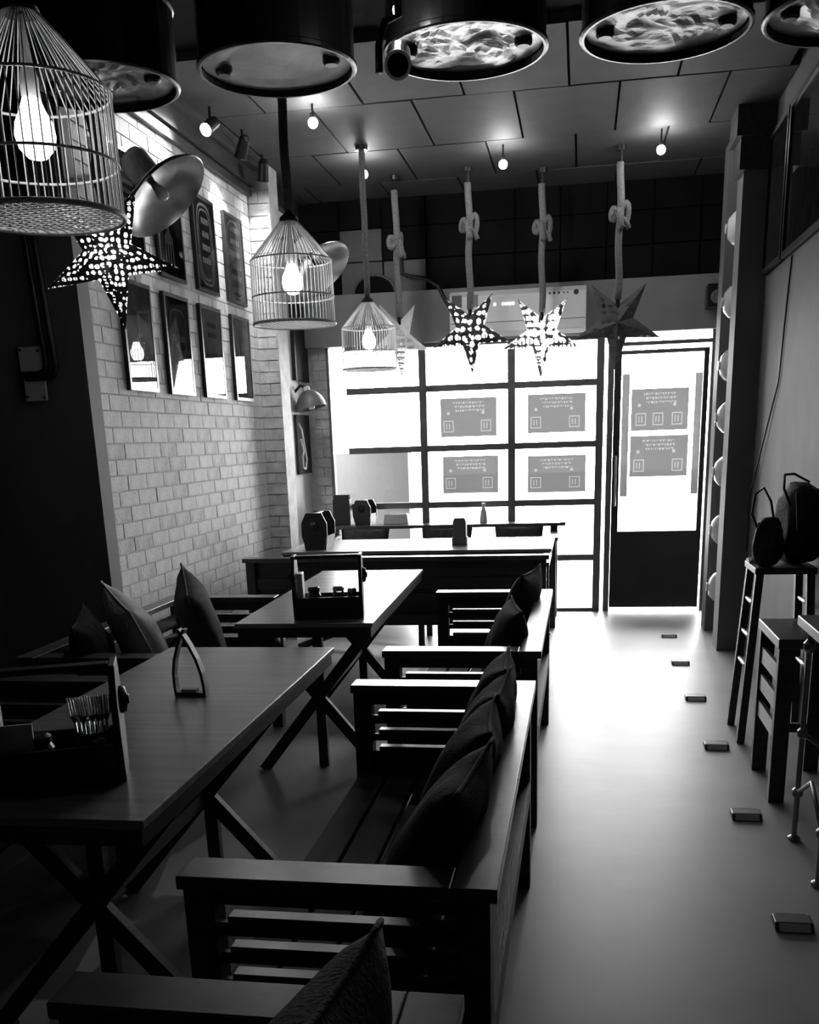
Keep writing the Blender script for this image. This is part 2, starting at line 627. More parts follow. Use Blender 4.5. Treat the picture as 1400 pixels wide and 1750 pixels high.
# door
door = bpy.data.objects.new('door_1', None)
C.objects.link(door)
door['kind'] = 'structure'
bx('door_jamb', 'frame', door, 0.205, 0.255, YF - 0.03, YF + 0.03, 0.0, 2.26)
bx('door_jamb', 'frame', door, 1.02, 1.045, YF - 0.03, YF + 0.03, 0.0, 2.26)
bx('door_transom', 'frame', door, 0.255, 1.02, YF - 0.02, YF + 0.02, 2.165, 2.195)
bx('door_stile', 'door', door, 0.258, 0.315, YF - 0.02, YF + 0.02, 0.03, 2.13)
bx('door_stile', 'door', door, 0.965, 1.005, YF - 0.02, YF + 0.02, 0.03, 2.13)
bx('door_rail', 'frame', door, 0.315, 0.965, YF - 0.02, YF + 0.02, 2.10, 2.13)
bx('kick_panel', 'door', door, 0.315, 0.965, YF - 0.018, YF + 0.018, 0.03, 0.68)
bx('pane', 'glass', door, 0.315, 0.965, YF - 0.003, YF + 0.003, 0.68, 2.10)
bx('pane', 'glass', door, 0.255, 1.02, YF - 0.003, YF + 0.003, 2.195, 2.255)
bx('pane', 'glass', door, 1.045, XR, YF - 0.003, YF + 0.003, 0.0, 2.255)
bx('pane', 'glass', door, 0.17, 0.204, YF - 0.003, YF + 0.003, 0.0, 2.255)
bx('frosted_strip', 'film_grey', door, 0.325, 0.385, YF - 0.006, YF - 0.0035, 0.97, 1.95)
bx('frosted_strip', 'film_grey', door, 0.905, 0.962, YF - 0.006, YF - 0.0035, 0.98, 1.94)
bm = bmesh.new()
tube(bm, [(0.285, YF - 0.02, 1.30), (0.285, YF - 0.06, 1.30), (0.285, YF - 0.065, 1.25), (0.285, YF - 0.065, 0.95),
          (0.285, YF - 0.06, 0.90), (0.285, YF - 0.02, 0.90)], 0.009, 8)
obj('door_handle', bm, 'steel', door, smooth=True)

# columns by the door and boards on the right wall
sbox('wall_right_column_far', 'plaster', 0.96, XR + 0.05, 7.80, 8.02, 0.0, CZ + 0.02)
colB = sbox('wall_right_column', 'plaster', 0.96, XR + 0.05, 7.06, 7.30, 0.0, CZ + 0.02)
sbox('trim_4', 'plaster', 1.045, XR, 7.30, 7.80, 0.0, CZ)
bm = bmesh.new()
box(bm, 0.93, XR, 7.03, 7.30, 3.02, 3.20)
box(bm, 0.90, XR, 7.00, 7.33, 3.20, CZ)
struct('trim_2', bm, 'wood')

# street outside
bm = bmesh.new()
box(bm, -25, 25, YF + 0.12, 45, -0.25, -0.12)
struct('ground', bm, 'street')
sbox('trim_3', 'street', -2.6, 1.4, YF + 0.1, YF + 0.9, -0.12, -0.01)
sw = sbox('wall_street', 'street_wall', -3.2, -1.62, 9.55, 9.75, -0.12, 1.38)

# ------------------------------------------------------------------ pictures on the brick wall
def fork(bm):
    pts = [(-0.012, -0.22), (0.012, -0.22), (0.008, 0.02), (0.03, 0.06), (0.035, 0.20), (0.026, 0.20), (0.022, 0.09),
           (0.014, 0.09), (0.013, 0.20), (0.005, 0.20), (0.004, 0.09), (-0.004, 0.09), (-0.005, 0.20), (-0.013, 0.20),
           (-0.014, 0.09), (-0.022, 0.09), (-0.026, 0.20), (-0.035, 0.20), (-0.03, 0.06), (-0.008, 0.02)]
    prism(bm, [(u * 1.9 - 0.03, -v) for u, v in pts], lambda u, v, t: (t, u, v), 0.0, 0.002)


def oval(bm, ry, rz, w, cz=0.0):
    n = 40
    a = [(ry * math.copysign(abs(math.cos(2 * PI * i / n)) ** 0.6, math.cos(2 * PI * i / n)),
          cz + rz * math.copysign(abs(math.sin(2 * PI * i / n)) ** 0.6, math.sin(2 * PI * i / n))) for i in range(n)]
    for i in range(n):
        (u0, v0), (u1, v1) = a[i], a[(i + 1) % n]
        s = 1 - w
        prism(bm, [(u0, v0), (u1, v1), (u1 * s, cz + (v1 - cz) * s), (u0 * s, cz + (v0 - cz) * s)],
              lambda u, v, t: (t, u, v), 0.0, 0.002)


def strokes(bm, rows, seed, wmax=0.12, top=0.2, step=0.045):
    r = random.Random(seed)
    for i in range(rows):
        zz = top - i * step
        u = -wmax * r.uniform(0.6, 1)
        while u < wmax * 0.9:
            l = r.uniform(0.008, 0.03)
            prism(bm, [(u, zz), (u + l, zz), (u + l, zz + step * 0.45), (u, zz + step * 0.45)],
                  lambda a, b, t: (t, a, b), 0.0, 0.002)
            u += l + 0.008


def bottle(bm):
    prism(bm, [(-0.03, -0.2), (0.03, -0.2), (0.03, -0.02), (0.008, 0.05), (0.008, 0.16), (-0.008, 0.16), (-0.008, 0.05),
               (-0.03, -0.02)], lambda u, v, t: (t, u, v), 0.0, 0.002)


def stripe(bm):
    prism(bm, [(-0.075, -0.24), (-0.06, -0.24), (-0.06, 0.24), (-0.075, 0.24)], lambda u, v, t: (t, u, v), 0.0, 0.002)


def tree_print(bm):
    r = random.Random(5)
    prism(bm, [(-0.006, -0.2), (0.006, -0.2), (0.003, 0.12), (-0.003, 0.12)], lambda u, v, t: (t, u, v), 0.0, 0.002)
    for i in range(46):
        h = r.uniform(-0.2, 0.02)
        s = 0.1 * (1 - (h + 0.2) / 0.3)
        u = r.uniform(-s, s)
        q = r.uniform(0.004, 0.010)
        prism(bm, [(u - q, h), (u, h - q), (u + q, h), (u, h + q)], lambda a, b, t: (t, a, b), 0.0, 0.002)


pics = [
    ('upper', 5.32, 2.695, 'art_dark', 'art_pale', lambda bm: strokes(bm, 5, 2), 'black framed dark print half hidden behind the dish lamp on brick wall'),
    ('upper', 5.88, 2.695, 'art_dark', 'art_white', fork, 'black framed picture of a white fork on brick wall'),
    ('upper', 6.45, 2.695, 'art_dark', 'art_pale', lambda bm: (oval(bm, 0.13, 0.235, 0.06), oval(bm, 0.105, 0.205, 0.05), strokes(bm, 4, 3, 0.07, 0.12, 0.075)), 'black framed print of an ornate oval label on brick wall'),
    ('upper', 7.01, 2.695, 'art_mid', 'art_pale', lambda bm: (strokes(bm, 6, 4, 0.11, 0.17, 0.075), oval(bm, 0.14, 0.24, 0.04)), 'black framed print with rows of pale lettering beside the brick pillar, upper row'),
    ('lower', 5.32, 2.065, 'art_mid', 'art_pale', tree_print, 'black framed print with a thin white stem and specks, lower row'),
    ('lower', 5.87, 2.065, 'art_dark', 'art_mid', lambda bm: (oval(bm, 0.12, 0.12, 0.12, 0.08), strokes(bm, 3, 6, 0.10, 0.02, 0.08)), 'black framed print with an arched emblem, lower row'),
    ('lower', 6.43, 2.065, 'art_mid', 'art_dark', lambda bm: strokes(bm, 2, 8, 0.1, 0.15, 0.06), 'black framed plain grey print under the ornate oval label'),
    ('lower', 7.01, 2.065, 'art_mid', 'art_white', stripe, 'black framed print with one white upright stripe, lower row'),
]
for row, yc, zc, ground, ink, fn, lab in pics:
    p = thing('framed_picture', lab, 'picture', (XL + 0.001, yc, zc), group='framed pictures on the brick wall')
    w, h, fr = 0.185, 0.275, 0.02
    bm = bmesh.new()
    box(bm, 0, 0.022, -w, -w + fr, -h, h)
    box(bm, 0, 0.022, w - fr, w, -h, h)
    box(bm, 0, 0.022, -w + fr, w - fr, -h, -h + fr)
    box(bm, 0, 0.022, -w + fr, w - fr, h - fr, h)
    obj('frame', bm, 'picture_frame', p)
    bx('print', ground, p, 0.0, 0.0165, -w + fr, w - fr, -h + fr, h - fr)
    bm = bmesh.new()
    fn(bm)
    mo = obj('motif', bm, ink, p)
    mo.location = (0.0165, 0, 0)
    bm = bmesh.new()
    bm.faces.new([bm.verts.new((0.020, a, b)) for a, b in ((-w + fr, -h + fr), (w - fr, -h + fr), (w - fr, h - fr), (-w + fr, h - fr))])
    obj('glass', bm, 'pic_glass', p)

# ------------------------------------------------------------------ furniture
def bench(label, loc, rz, L=1.5, H=0.72, top=0.72, cat='bench', topm='wood_top', panel=False):
    """Slatted bench; back on local +x, length along y."""
    t = thing('slatted_bench', label, cat, loc, rz, group='dark slatted benches')
    h = L / 2
    for sx in (-1, 1):
        for sy in (-1, 1):
            x = 0.265 * sx
            y = (h - 0.035) * sy
            bx('leg', 'wood', t, x - 0.03, x + 0.03, y - 0.03, y + 0.03, 0.0, (H if sx < 0 else top) - 0.028, bevel=0.003)
    for i in range(5):
        x = -0.275 + i * 0.105
        bx('seat_slat', 'seat', t, x, x + 0.093, -h + 0.066, h - 0.066, 0.395, 0.42, bevel=0.003)
    for s in (-1, 1):
        y = (h - 0.035) * s
        bx('seat_rail', 'wood', t, -0.235, 0.235, y - 0.014, y + 0.014, 0.33, 0.394)
        bx('armrest', 'wood_top', t, -0.30, 0.225 if top <= H + 0.001 else 0.235, y - 0.047, y + 0.047, H - 0.028, H, bevel=0.003)
        for z0, z1 in ((0.394, 0.482), (0.518, 0.542), (0.578, 0.607), (0.645, H - 0.028)):
            bx('arm_board', 'wood', t, -0.235, 0.235, y - 0.006, y + 0.006, z0, z1)
        for z in (0.50, 0.56, 0.625):
            sl = bx('arm_slat', 'wood_top', t, -0.215, 0.235, y - 0.017, y + 0.017, z - 0.018, z, bevel=0.002)
    bx('seat_rail', 'wood', t, -0.285, -0.255, -h + 0.065, h - 0.065, 0.33, 0.394)
    bx('back_top', topm, t, 0.226, 0.31, -h - 0.012, h + 0.012, top - 0.028, top, bevel=0.003)
    for z in (0.50, 0.60):
        bx('back_slat', 'wood', t, 0.25, 0.272, -h + 0.065, h - 0.065, z - 0.035, z + 0.035, bevel=0.003)
    if panel:
        bx('back_panel', 'wood', t, 0.226, 0.25, -h + 0.065, h - 0.065, 0.394, top - 0.03)
    bx('back_rail', 'wood', t, 0.235, 0.295, -h + 0.065, h - 0.065, 0.33, 0.394)
    return t


BX = -0.445
bench('dark slatted bench in the foreground corner, one cushion by its armrest', (BX - 0.02, 0.50, 0), 0, 1.5)
bench('dark slatted bench on the aisle side of the table with the bent card stand', (BX, 2.40, 0), 0, 1.56)
bench('dark slatted bench on the aisle side, between two tables, holding two upright cushions', (BX, 4.43, 0), 0, 1.54)
bench('dark slatted bench by the grey pier, beside the table with card stand', (-1.91, 2.45, 0), PI, 1.50)
bench('dark slatted bench along the brick wall holding the pale cushion', (-1.885, 4.29, 0), PI, 1.56)
bench('long dark slatted bench with its back to the aisle tables, facing the window', (-1.19, 6.57, 0), -PI / 2, 1.98, top=0.775, panel=True)
bench('long dark slatted bench backed against the window grid', (-1.15, 8.21, 0), PI / 2, 1.94, top=0.79)


def table(label, loc, rz, W, L, tr):
    """Tabletop W (x) by L (y) on crossed trestle legs at the y offsets tr."""
    t = thing('trestle_table', label, 'table', loc, rz, group='tables on crossed legs')
    bx('tabletop', 'table', t, -W / 2, W / 2, -L / 2, L / 2, 0.720, 0.74, bevel=0.003)
    for s in (-1, 1):
        bx('apron', 'wood', t, s * (W / 2 - 0.022) - 0.012, s * (W / 2 - 0.022) + 0.012, -L / 2 + 0.01, L / 2 - 0.01, 0.675, 0.7205)
        bx('end_apron', 'wood', t, -W / 2 + 0.034, W / 2 - 0.034, s * (L / 2 - 0.022) - 0.012, s * (L / 2 - 0.022) + 0.012, 0.675, 0.7205)
    for y in tr:
        for s in (-1, 1):
            bm = bmesh.new()
            bar(bm, (s * (W / 2 - 0.03), y + 0.017 * s, 0.0), (-s * (W / 2 - 0.03), y + 0.017 * s, 0.70), 0.03, 0.05, Vector((0, 1, 0)).cross(Vector((1, 0, 1))))
            obj('leg', bm, 'wood', t)
        bm = bmesh.new()
        bar(bm, (0, y + 0.05, 0.0), (0, y + 0.05, 0.704), 0.045, 0.03)
        obj('center_post', bm, 'wood', t)
        bm = bmesh.new()
        tube(bm, [(0, y - 0.04, 0.36), (0, y + 0.08, 0.36)], 0.012, 8)
        obj('pivot_bolt', bm, 'black_metal', t, smooth=True)
    bm = bmesh.new()
    bar(bm, (0, tr[0] + 0.05, 0.36), (0, tr[-1] - 0.05, 0.36), 0.03, 0.05)
    obj('stretcher', bm, 'wood', t)
    return t


table('wooden table with the bent card stand and a black caddy', (-1.245, 2.72, 0), 0.012, 0.66, 1.80, (-0.55, 0.28))
table('wooden table whose top shines white, bearing one black caddy', (-1.215, 5.01, 0), 0.03, 0.62, 1.78, (-0.68, 0.42))
table('long wooden table set across the room before the window', (-1.16, 7.37, 0), 0, 1.94, 0.86, (-0.2, 0.2))


# cushions
def cushion_mesh(w, h, t, m, seed=0, n=16):
    bm = bmesh.new()
    grid = {}
    for side in (1, -1):
        for i in range(n + 1):
            for j in range(n + 1):
                u, v = 2 * i / n - 1, 2 * j / n - 1
                edge = i in (0, n) or j in (0, n)
                if edge and (i, j) in grid:
                    grid[(i, j, side)] = grid[(i, j)]
                    continue
                th = t / 2 * ((1 - abs(u) ** 3) * (1 - abs(v) ** 3)) ** 0.55
                x = u * w / 2 * (1 - 0.07 * (1 - v * v))
                z = v * h / 2 * (1 - 0.07 * (1 - u * u))
                nn = noise.noise(Vector((u * 1.7 + seed * 3.1, v * 1.7, side * 2 + seed)))
                y = side * (th + (0 if edge else 0.016 * nn * min(1, th * 14)))
                vert = bm.verts.new((x, y, z))
                grid[(i, j, side)] = vert
                if edge:
                    grid[(i, j)] = vert
        for i in range(n):
            for j in range(n):
                q = [grid[(i, j, side)], grid[(i + 1, j, side)], grid[(i + 1, j + 1, side)], grid[(i, j + 1, side)]]
                bm.faces.new(q if side < 0 else q[::-1])
    return mesh_of('cushion', bm, m, smooth=True)


def piping(w, h, m):
    n = 12
    pts = []
    for (a, b) in (((-1, -1), (1, -1)), ((1, -1), (1, 1)), ((1, 1), (-1, 1)), ((-1, 1), (-1, -1))):
        for i in range(n):
            f = i / n
            u, v = a[0] + (b[0] - a[0]) * f, a[1] + (b[1] - a[1]) * f
            pts.append((u * w / 2 * (1 - 0.07 * (1 - v * v)), 0, v * h / 2 * (1 - 0.07 * (1 - u * u))))
    bm = bmesh.new()
    tube(bm, pts, 0.005, 6, closed=True)
    return mesh_of('piping', bm, m, smooth=True)


def cushion(label, loc, rot, w, h, t, m, seed, group='scatter cushions on the benches'):
    """Cushion standing on its lower edge at loc; local y is its thickness."""
    o = thing('cushion', label, 'cushion', loc, 0, group)
    o.rotation_euler = rot
    b = obj('cover', cushion_mesh(w, h, t, m, seed), None, o)
    b.location = (0, 0, h / 2)
    p = obj('piping', piping(w, h, m), None, o)
    p.location = (0, 0, h / 2)
    return o


R = math.radians
ST = 0.42
# aisle bench: a row of big dark cushions against the back
labs = ['dark patterned cushion nearest the plain armrest in the row of four',
        'dark patterned cushion, second in the row of four from the plain armrest',
        'dark patterned cushion, third in the row of four from the plain armrest',
        'dark patterned cushion at the window end of the row of four']
for lab, (y, lean, yaw, w, h, x, m) in zip(labs, ((1.94, 27, 84, 0.38, 0.48, -0.42, 'fabric'), (2.31, 25, 93, 0.36, 0.47, -0.40, 'fabric2'),
                                                  (2.66, 22, 88, 0.35, 0.46, -0.37, 'fabric'), (2.97, 18, 92, 0.34, 0.44, -0.35, 'fabric2'))):
    cushion(lab, (x, y, ST + 0.004), (R(lean), 0, R(yaw)), w, h, 0.14, m, len(lab) + y)
cushion('dark cushion standing beside the armrest of the foreground bench', (-0.41, 1.02, ST + 0.004), (R(16), R(3), R(84)), 0.34, 0.47, 0.16, 'fabric2', 3)
cushion('dark upright cushion with pale edge at the window end of its bench', (-0.34, 4.86, ST + 0.004), (R(14), 0, R(80)), 0.42, 0.46, 0.14, 'fabric2', 4)
cushion('dark upright cushion next to the armrest of the two-cushion bench', (-0.36, 4.06, ST + 0.004), (R(15), 0, R(100)), 0.42, 0.42, 0.15, 'fabric', 5)
cushion('pale grey cushion leaning on the bench by the brick wall', (-1.80, 4.06, ST + 0.004), (R(24), R(8), R(-52)), 0.50, 0.53, 0.18, 'fabric3', 6)
cushion('dark grey tilted cushion between pale cushion and white table', (-1.70, 4.40, ST + 0.004), (R(14), R(12), R(-66)), 0.46, 0.52, 0.18, 'fabric2', 7)
cushion('black slumped cushion in the corner of grey pier and bench', (-1.93, 3.78, ST + 0.004), (R(14), R(5), R(-70)), 0.40, 0.44, 0.15, 'fabric', 8)
for lab, x, w, yaw in (('dark cushion on the long bench next to the brick pillar end', -1.72, 0.42, 4),
                       ('dark sagging cushion mid-way along the long window-facing bench', -1.18, 0.44, -3),
                       ('dark cushion at the aisle end of the long window-facing bench', -0.46, 0.44, 5)):
    cushion(lab, (x, 6.55, ST + 0.004), (R(18), 0, R(yaw)), w, 0.36, 0.14, 'fabric', x)
for lab, x, w in (('grey cushion under the window by the brick pier', -1.80, 0.40), ('grey cushion under the middle window mullion', -1.10, 0.42),
                  ('grey cushion under the window at the aisle end', -0.50, 0.40)):
    cushion(lab, (x, 8.27, ST + 0.004), (R(16), 0, PI), w, 0.37, 0.13, 'fabric2', x + 2)


# condiment caddies
def caddy(label, loc, rz, L=0.30, D=0.19, Hc=0.28):
    t = thing('condiment_caddy', label, 'caddy', loc, rz, group='black wooden caddies on the tables')
    d = D / 2
    octo = [(-d * 0.72, 0), (d * 0.72, 0), (d, Hc * 0.38), (d, Hc * 0.72), (d * 0.62, Hc), (-d * 0.62, Hc), (-d, Hc * 0.72), (-d, Hc * 0.38)]
    for s in (-1, 1):
        bm = bmesh.new()
        x = s * (L / 2 - 0.008)
        prism(bm, octo, lambda u, v, q: (q, u, v), x - 0.008, x + 0.008)
        ep = obj('end_panel', bm, 'caddy', t, bevel=0.002)
        bm = bmesh.new()
        lathe(bm, [(0, 0), (0.030, 0), (0.034, 0.008), (0.030, 0.018), (0.012, 0.022), (0.012, 0.026), (0, 0.026)], 18)
        k = obj('knob', bm, 'caddy', ep, smooth=True)
        k.location = (s * (L / 2 - 0.004), 0, Hc * 0.66)
        k.rotation_euler = (0, s * PI / 2, 0)
    bx('base', 'caddy', t, -L / 2 + 0.016, L / 2 - 0.016, -d * 0.72, d * 0.72, 0.0, 0.012)
    for s in (-1, 1):
        bm = bmesh.new()
        prism(bm, [(s * d * 0.72, 0.0), (s * (d * 0.72 + 0.010), 0.0), (s * (d * 0.98 + 0.0), 0.10), (s * (d * 0.98 - 0.010), 0.10)],
              lambda u, v, q: (q, u, v), -L / 2 + 0.016, L / 2 - 0.016)
        obj('side_panel', bm, 'caddy', t)
    bx('handle', 'caddy', t, -L / 2 + 0.016, L / 2 - 0.016, -0.02, 0.02, Hc - 0.018, Hc - 0.002, bevel=0.004)
    return t


def jar(label, loc, r=0.028, h=0.09, m='jar_glass', lidm='steel', group='jars in the caddies'):
    t = thing('jar', label, 'jar', loc, 0, group)
    bm = bmesh.new()
    lathe(bm, [(0, 0), (r, 0), (r, h * 0.72), (r * 0.78, h * 0.84), (r * 0.78, h * 0.9), (0, h * 0.9)], 20)
    obj('body', bm, m, t, smooth=False)
    bm = bmesh.new()
    lathe(bm, [(0, h * 0.88), (r * 0.86, h * 0.88), (r * 0.86, h), (r * 0.6, h * 1.06), (0, h * 1.06)], 20)
    obj('lid', bm, lidm, t)
    return t


def fork_obj(label, loc, rot, group):
    o = thing('fork', label, 'fork', loc, 0, group)
    o.rotation_euler = rot
    bm = bmesh.new()
    tube(bm, [(0, 0, 0), (0, 0, 0.06), (0, 0, 0.11)], [0.0045, 0.0035, 0.003], 8)
    obj('fork_handle', bm, 'gold', o, smooth=True)
    bm = bmesh.new()
    for i in range(4):
        x = -0.009 + i * 0.006
        tube(bm, [(0, 0, 0.108), (x, 0, 0.128), (x, 0, 0.17)], [0.003, 0.0026, 0.0016], 6)
    obj('fork_head', bm, 'gold', o, smooth=True)
    return o


def cup(label, loc, r=0.035, h=0.10, m='jar_glass', group=None):
    bm = bmesh.new()
    lathe(bm, [(0, 0.0), (r * 0.8, 0), (r, h), (r - 0.003, h), (r * 0.8 - 0.003, 0.006), (0, 0.006)], 20)
    o = obj('cutlery_cup', bm, m, None, smooth=True)
    o.location = loc
    return tag(o, label, 'cup', group)


TZ = 0.7405
K1, K1R = (-1.215, 2.07), 0.40
K2, K2R = (-1.105, 4.28), 0.17


def at(c, rz, dx, dy, z):
    return (c[0] + dx * math.cos(rz) - dy * math.sin(rz), c[1] + dx * math.sin(rz) + dy * math.cos(rz), z)


caddy('black wooden caddy with forks on the table with card stand', (*K1, TZ), K1R)
caddy('black wooden caddy alone on the white-shining table', (*K2, TZ), K2R, L=0.31, D=0.16)
caddy('black caddy seen end-on at the pillar end of the long window table', (-1.90, 7.17, TZ), PI / 2, L=0.26, D=0.19, Hc=0.265)
zb = TZ + 0.0125
for i in range(8):
    fork_obj('small steel fork standing in the cup of the foreground caddy', at(K1, K1R, 0.047 + i * 0.0085, 0.012 + 0.006 * (i % 2), zb + 0.012),
             (0.05 * (i % 3 - 1), 0.06 * (i - 3.5) / 3.5, K1R + 0.3 * (i % 2)), 'forks in the foreground caddy')
cup('clear tumbler holding small forks in the foreground caddy', at(K1, K1R, 0.078, 0.014, zb), 0.042, 0.10)
jar('black-lidded round jar in the foreground caddy', at(K1, K1R, -0.045, -0.005, zb), 0.036, 0.10, 'black_metal', 'black_metal')
jar('small clear jar at the end panel of the foreground caddy', at(K1, K1R, 0.098, -0.042, zb), 0.020, 0.085)
bm = bmesh.new()
box(bm, -0.04, 0.04, -0.004, 0.004, 0.0, 0.14)
o = obj('paper_napkin', bm, 'paper')
o.location = at(K1, K1R, -0.09, -0.045, zb)
o.rotation_euler = (R(-6), 0, K1R)
tag(o, 'white paper napkins tucked in the foreground caddy', 'napkin')
jar('black-lidded jar in the caddy on the white-shining table', at(K2, K2R, -0.065, 0, zb), 0.032, 0.12, 'black_metal', 'black_metal')
jar('steel-lidded clear jar in the caddy on the white-shining table', at(K2, K2R, 0.045, 0, zb), 0.030, 0.12)
jar('short clear jar with steel lid by the caddy end panel', at(K2, K2R, 0.105, 0, zb), 0.024, 0.11)
bm = bmesh.new()
box(bm, -0.012, 0.012, -0.045, 0.045, 0.0, 0.19)
o = obj('paper_napkin', bm, 'steel_white', bevel=0.004)
o.location = at(K2, K2R, -0.122, 0, zb)
o.rotation_euler = (0, 0, K2R)
tag(o, 'pale napkin stack upright in the caddy on the white-shining table', 'napkin')
jar('clear salt jar in the end-on caddy', (-1.90, 7.10, zb), 0.028, 0.13)
jar('clear pepper jar at the back of the end-on caddy', (-1.90, 7.22, zb), 0.028, 0.15)

# bent card stand: two bowed leather strips meeting at the top, a bar between their feet
t = thing('card_stand', 'bent two-legged card stand shaped like a wishbone on the wooden table', 'card stand', (-1.205, 2.87, TZ))
for s in (-1, 1):
    prof = [(0.052, 0.0), (0.053, 0.03), (0.050, 0.075), (0.040, 0.12), (0.022, 0.165), (0.004, 0.20), (-0.006, 0.215)]
    bm = bmesh.new()
    pts = [(s * x - 0.012 * (z / 0.2), z) for x, z in prof]
    inn = [(x - s * 0.009, z - 0.002) for x, z in pts[::-1]]
    inn[-1] = (inn[-1][0], 0.0)
    prism(bm, pts + inn, lambda u, v, q: (u, q, v), -0.014 - 0.001 * s, 0.014 + 0.001 * s)
    obj('leg', bm, 'wood', t)
bm = bmesh.new()
box(bm, -0.045, 0.045, -0.014, 0.014, 0.0, 0.012)
obj('foot_bar', bm, 'caddy', t)
bm = bmesh.new()
box(bm, -0.03, 0.02, -0.012, 0.012, 0.012, 0.022)
obj('card_stack', bm, 'fabric3', t)

# things on the window table and ledge
t = thing('napkin_box', 'grey tall napkin box in the middle of the window table', 'napkin box', (-0.865, 7.27, TZ))
bm = bmesh.new()
box(bm, -0.055, 0.055, -0.045, 0.045, 0.0, 0.06)
obj('base', bm, 'frame', t, bevel=0.004)
bm = bmesh.new()
prism(bm, [(-0.048, 0.06), (0.048, 0.06), (0.048, 0.17), (0.036, 0.195), (-0.036, 0.195), (-0.048, 0.17)], lambda u, v, q: (u, q, v), -0.04, 0.04)
obj('body', bm, 'frame', t, bevel=0.003)
ledge = thing('window_ledge', 'thin dark shelf board running under the window grid behind the bench', 'shelf', (0, 0, 0))
bx('board', 'wood_top', ledge, -2.12, -0.12, 8.54, 8.715, 0.755, 0.785)
for x in (-2.05, -1.335, -0.585):
    bx('bracket', 'black_metal', ledge, x - 0.012, x + 0.012, 8.56, 8.72, 0.60, 0.756)
LZ = 0.7855
caddy('black caddy on the window ledge beside the black box', (-1.86, 8.625, LZ), PI / 2 - 0.2, L=0.15, D=0.17, Hc=0.215)
t = thing('menu_holder', 'black upright menu box in the window corner', 'menu box', (-2.06, 8.63, LZ))
bx('body', 'caddy', t, -0.075, 0.075, -0.05, 0.05, 0.0, 0.22, bevel=0.003)
bx('lip', 'caddy', t, -0.079, 0.079, -0.056, -0.05, 0.0, 0.09)
bx('menu', 'art_dark', t, -0.065, 0.065, -0.03, 0.03, 0.22, 0.26)
t = thing('bottle', 'small pale tapered bottle on the window ledge', 'bottle', (-0.82, 8.63, LZ))
bm = bmesh.new()
lathe(bm, [(0, 0), (0.032, 0), (0.034, 0.02), (0.026, 0.09), (0.014, 0.125), (0.014, 0.15), (0, 0.15)], 20)
obj('body', bm, 'steel_white', t, smooth=True)
bm = bmesh.new()
lathe(bm, [(0, 0.148), (0.017, 0.148), (0.017, 0.165), (0, 0.165)], 16)
obj('cap', bm, 'ac', t)
bm = bmesh.new()
prism(bm, [(-0.11, 0), (0.11, 0), (0.10, 0.09), (-0.10, 0.09)], lambda u, v, q: (u, q, v), -0.05, 0.05)
o = obj('storage_tub', bm, 'ac', None, bevel=0.006)
o.location = (-1.58, 8.63, LZ)
tag(o, 'pale plastic tub on the window ledge beside a black caddy', 'tub')

# ------------------------------------------------------------------ birdcage pendants
def cage_lamp(label, loc, bulb, strength, cord_m, Rr=0.19, Hs=0.27, Hh=0.44, power=0.0):
    """loc = centre of the cage floor."""
    t = thing('birdcage_lamp', label, 'pendant lamp', loc, 0, 'birdcage pendant lamps')
    n = 56
    bm = bmesh.new()
    for i in range(n):
        a = 2 * PI * i / n
        c, s = math.cos(a), math.sin(a)
        tube(bm, [(Rr * c, Rr * s, 0), (Rr * 0.985 * c, Rr * 0.985 * s, Hs), (Rr * 0.55 * c, Rr * 0.55 * s, Hh - 0.075),
                  (0.035 * c, 0.035 * s, Hh)], 0.0019, 4, cap=False)
    obj('wire_bars', bm, 'wire', t)
    for z, r in ((0.0, Rr), (0.115, Rr * 0.995), (Hs, Rr * 0.985)):
        bm = bmesh.new()
        tube(bm, [(r * math.cos(2 * PI * i / 40), r * math.sin(2 * PI * i / 40), z) for i in range(40)], 0.0035 if z > 0 else 0.007, 6, closed=True)
        obj('hoop', bm, 'wire', t, smooth=True)
    bm = bmesh.new()
    k = -Rr + 0.02
    while k < Rr:
        w = math.sqrt(max(0, Rr * Rr - k * k))
        tube(bm, [(k, -w, 0.001), (k, w, 0.001)], 0.0016, 4, cap=False)
        tube(bm, [(-w, k, 0.004), (w, k, 0.004)], 0.0016, 4, cap=False)
        k += 0.022
    obj('floor_mesh', bm, 'wire', t)
    bm = bmesh.new()
    lathe(bm, [(0, Hh - 0.01), (0.045, Hh - 0.01), (0.04, Hh + 0.012), (0.016, Hh + 0.03), (0.012, Hh + 0.05), (0, Hh + 0.05)], 20)
    obj('top_cap', bm, 'black_metal', t, smooth=True)
    bm = bmesh.new()
    lathe(bm, [(0, 0.255), (0.021, 0.255), (0.023, 0.30), (0.014, 0.325), (0.006, Hh), (0, Hh)], 16)
    obj('socket', bm, 'steel_white', t, smooth=True)
    bm = bmesh.new()
    lathe(bm, [(0, 0.125), (0.022, 0.130), (0.041, 0.150), (0.048, 0.178), (0.044, 0.205), (0.030, 0.232), (0.021, 0.256), (0, 0.256)], 24)
    obj('bulb', bm, bulb, t, smooth=True)
    bm = bmesh.new()
    zt = CZ - loc[2] - 0.01
    tube(bm, [(0.002 * math.sin(i * 1.3), 0.002 * math.cos(i), Hh + 0.04 + (zt - Hh - 0.04) * i / 12) for i in range(13)], 0.021, 8)
    obj('cord', bm, cord_m, t, smooth=True)
    bm = bmesh.new()
    lathe(bm, [(0, zt - 0.03), (0.04, zt - 0.03), (0.045, zt + 0.025), (0, zt + 0.025)], 16)
    obj('ceiling_cup', bm, 'black_metal', t)
    return t


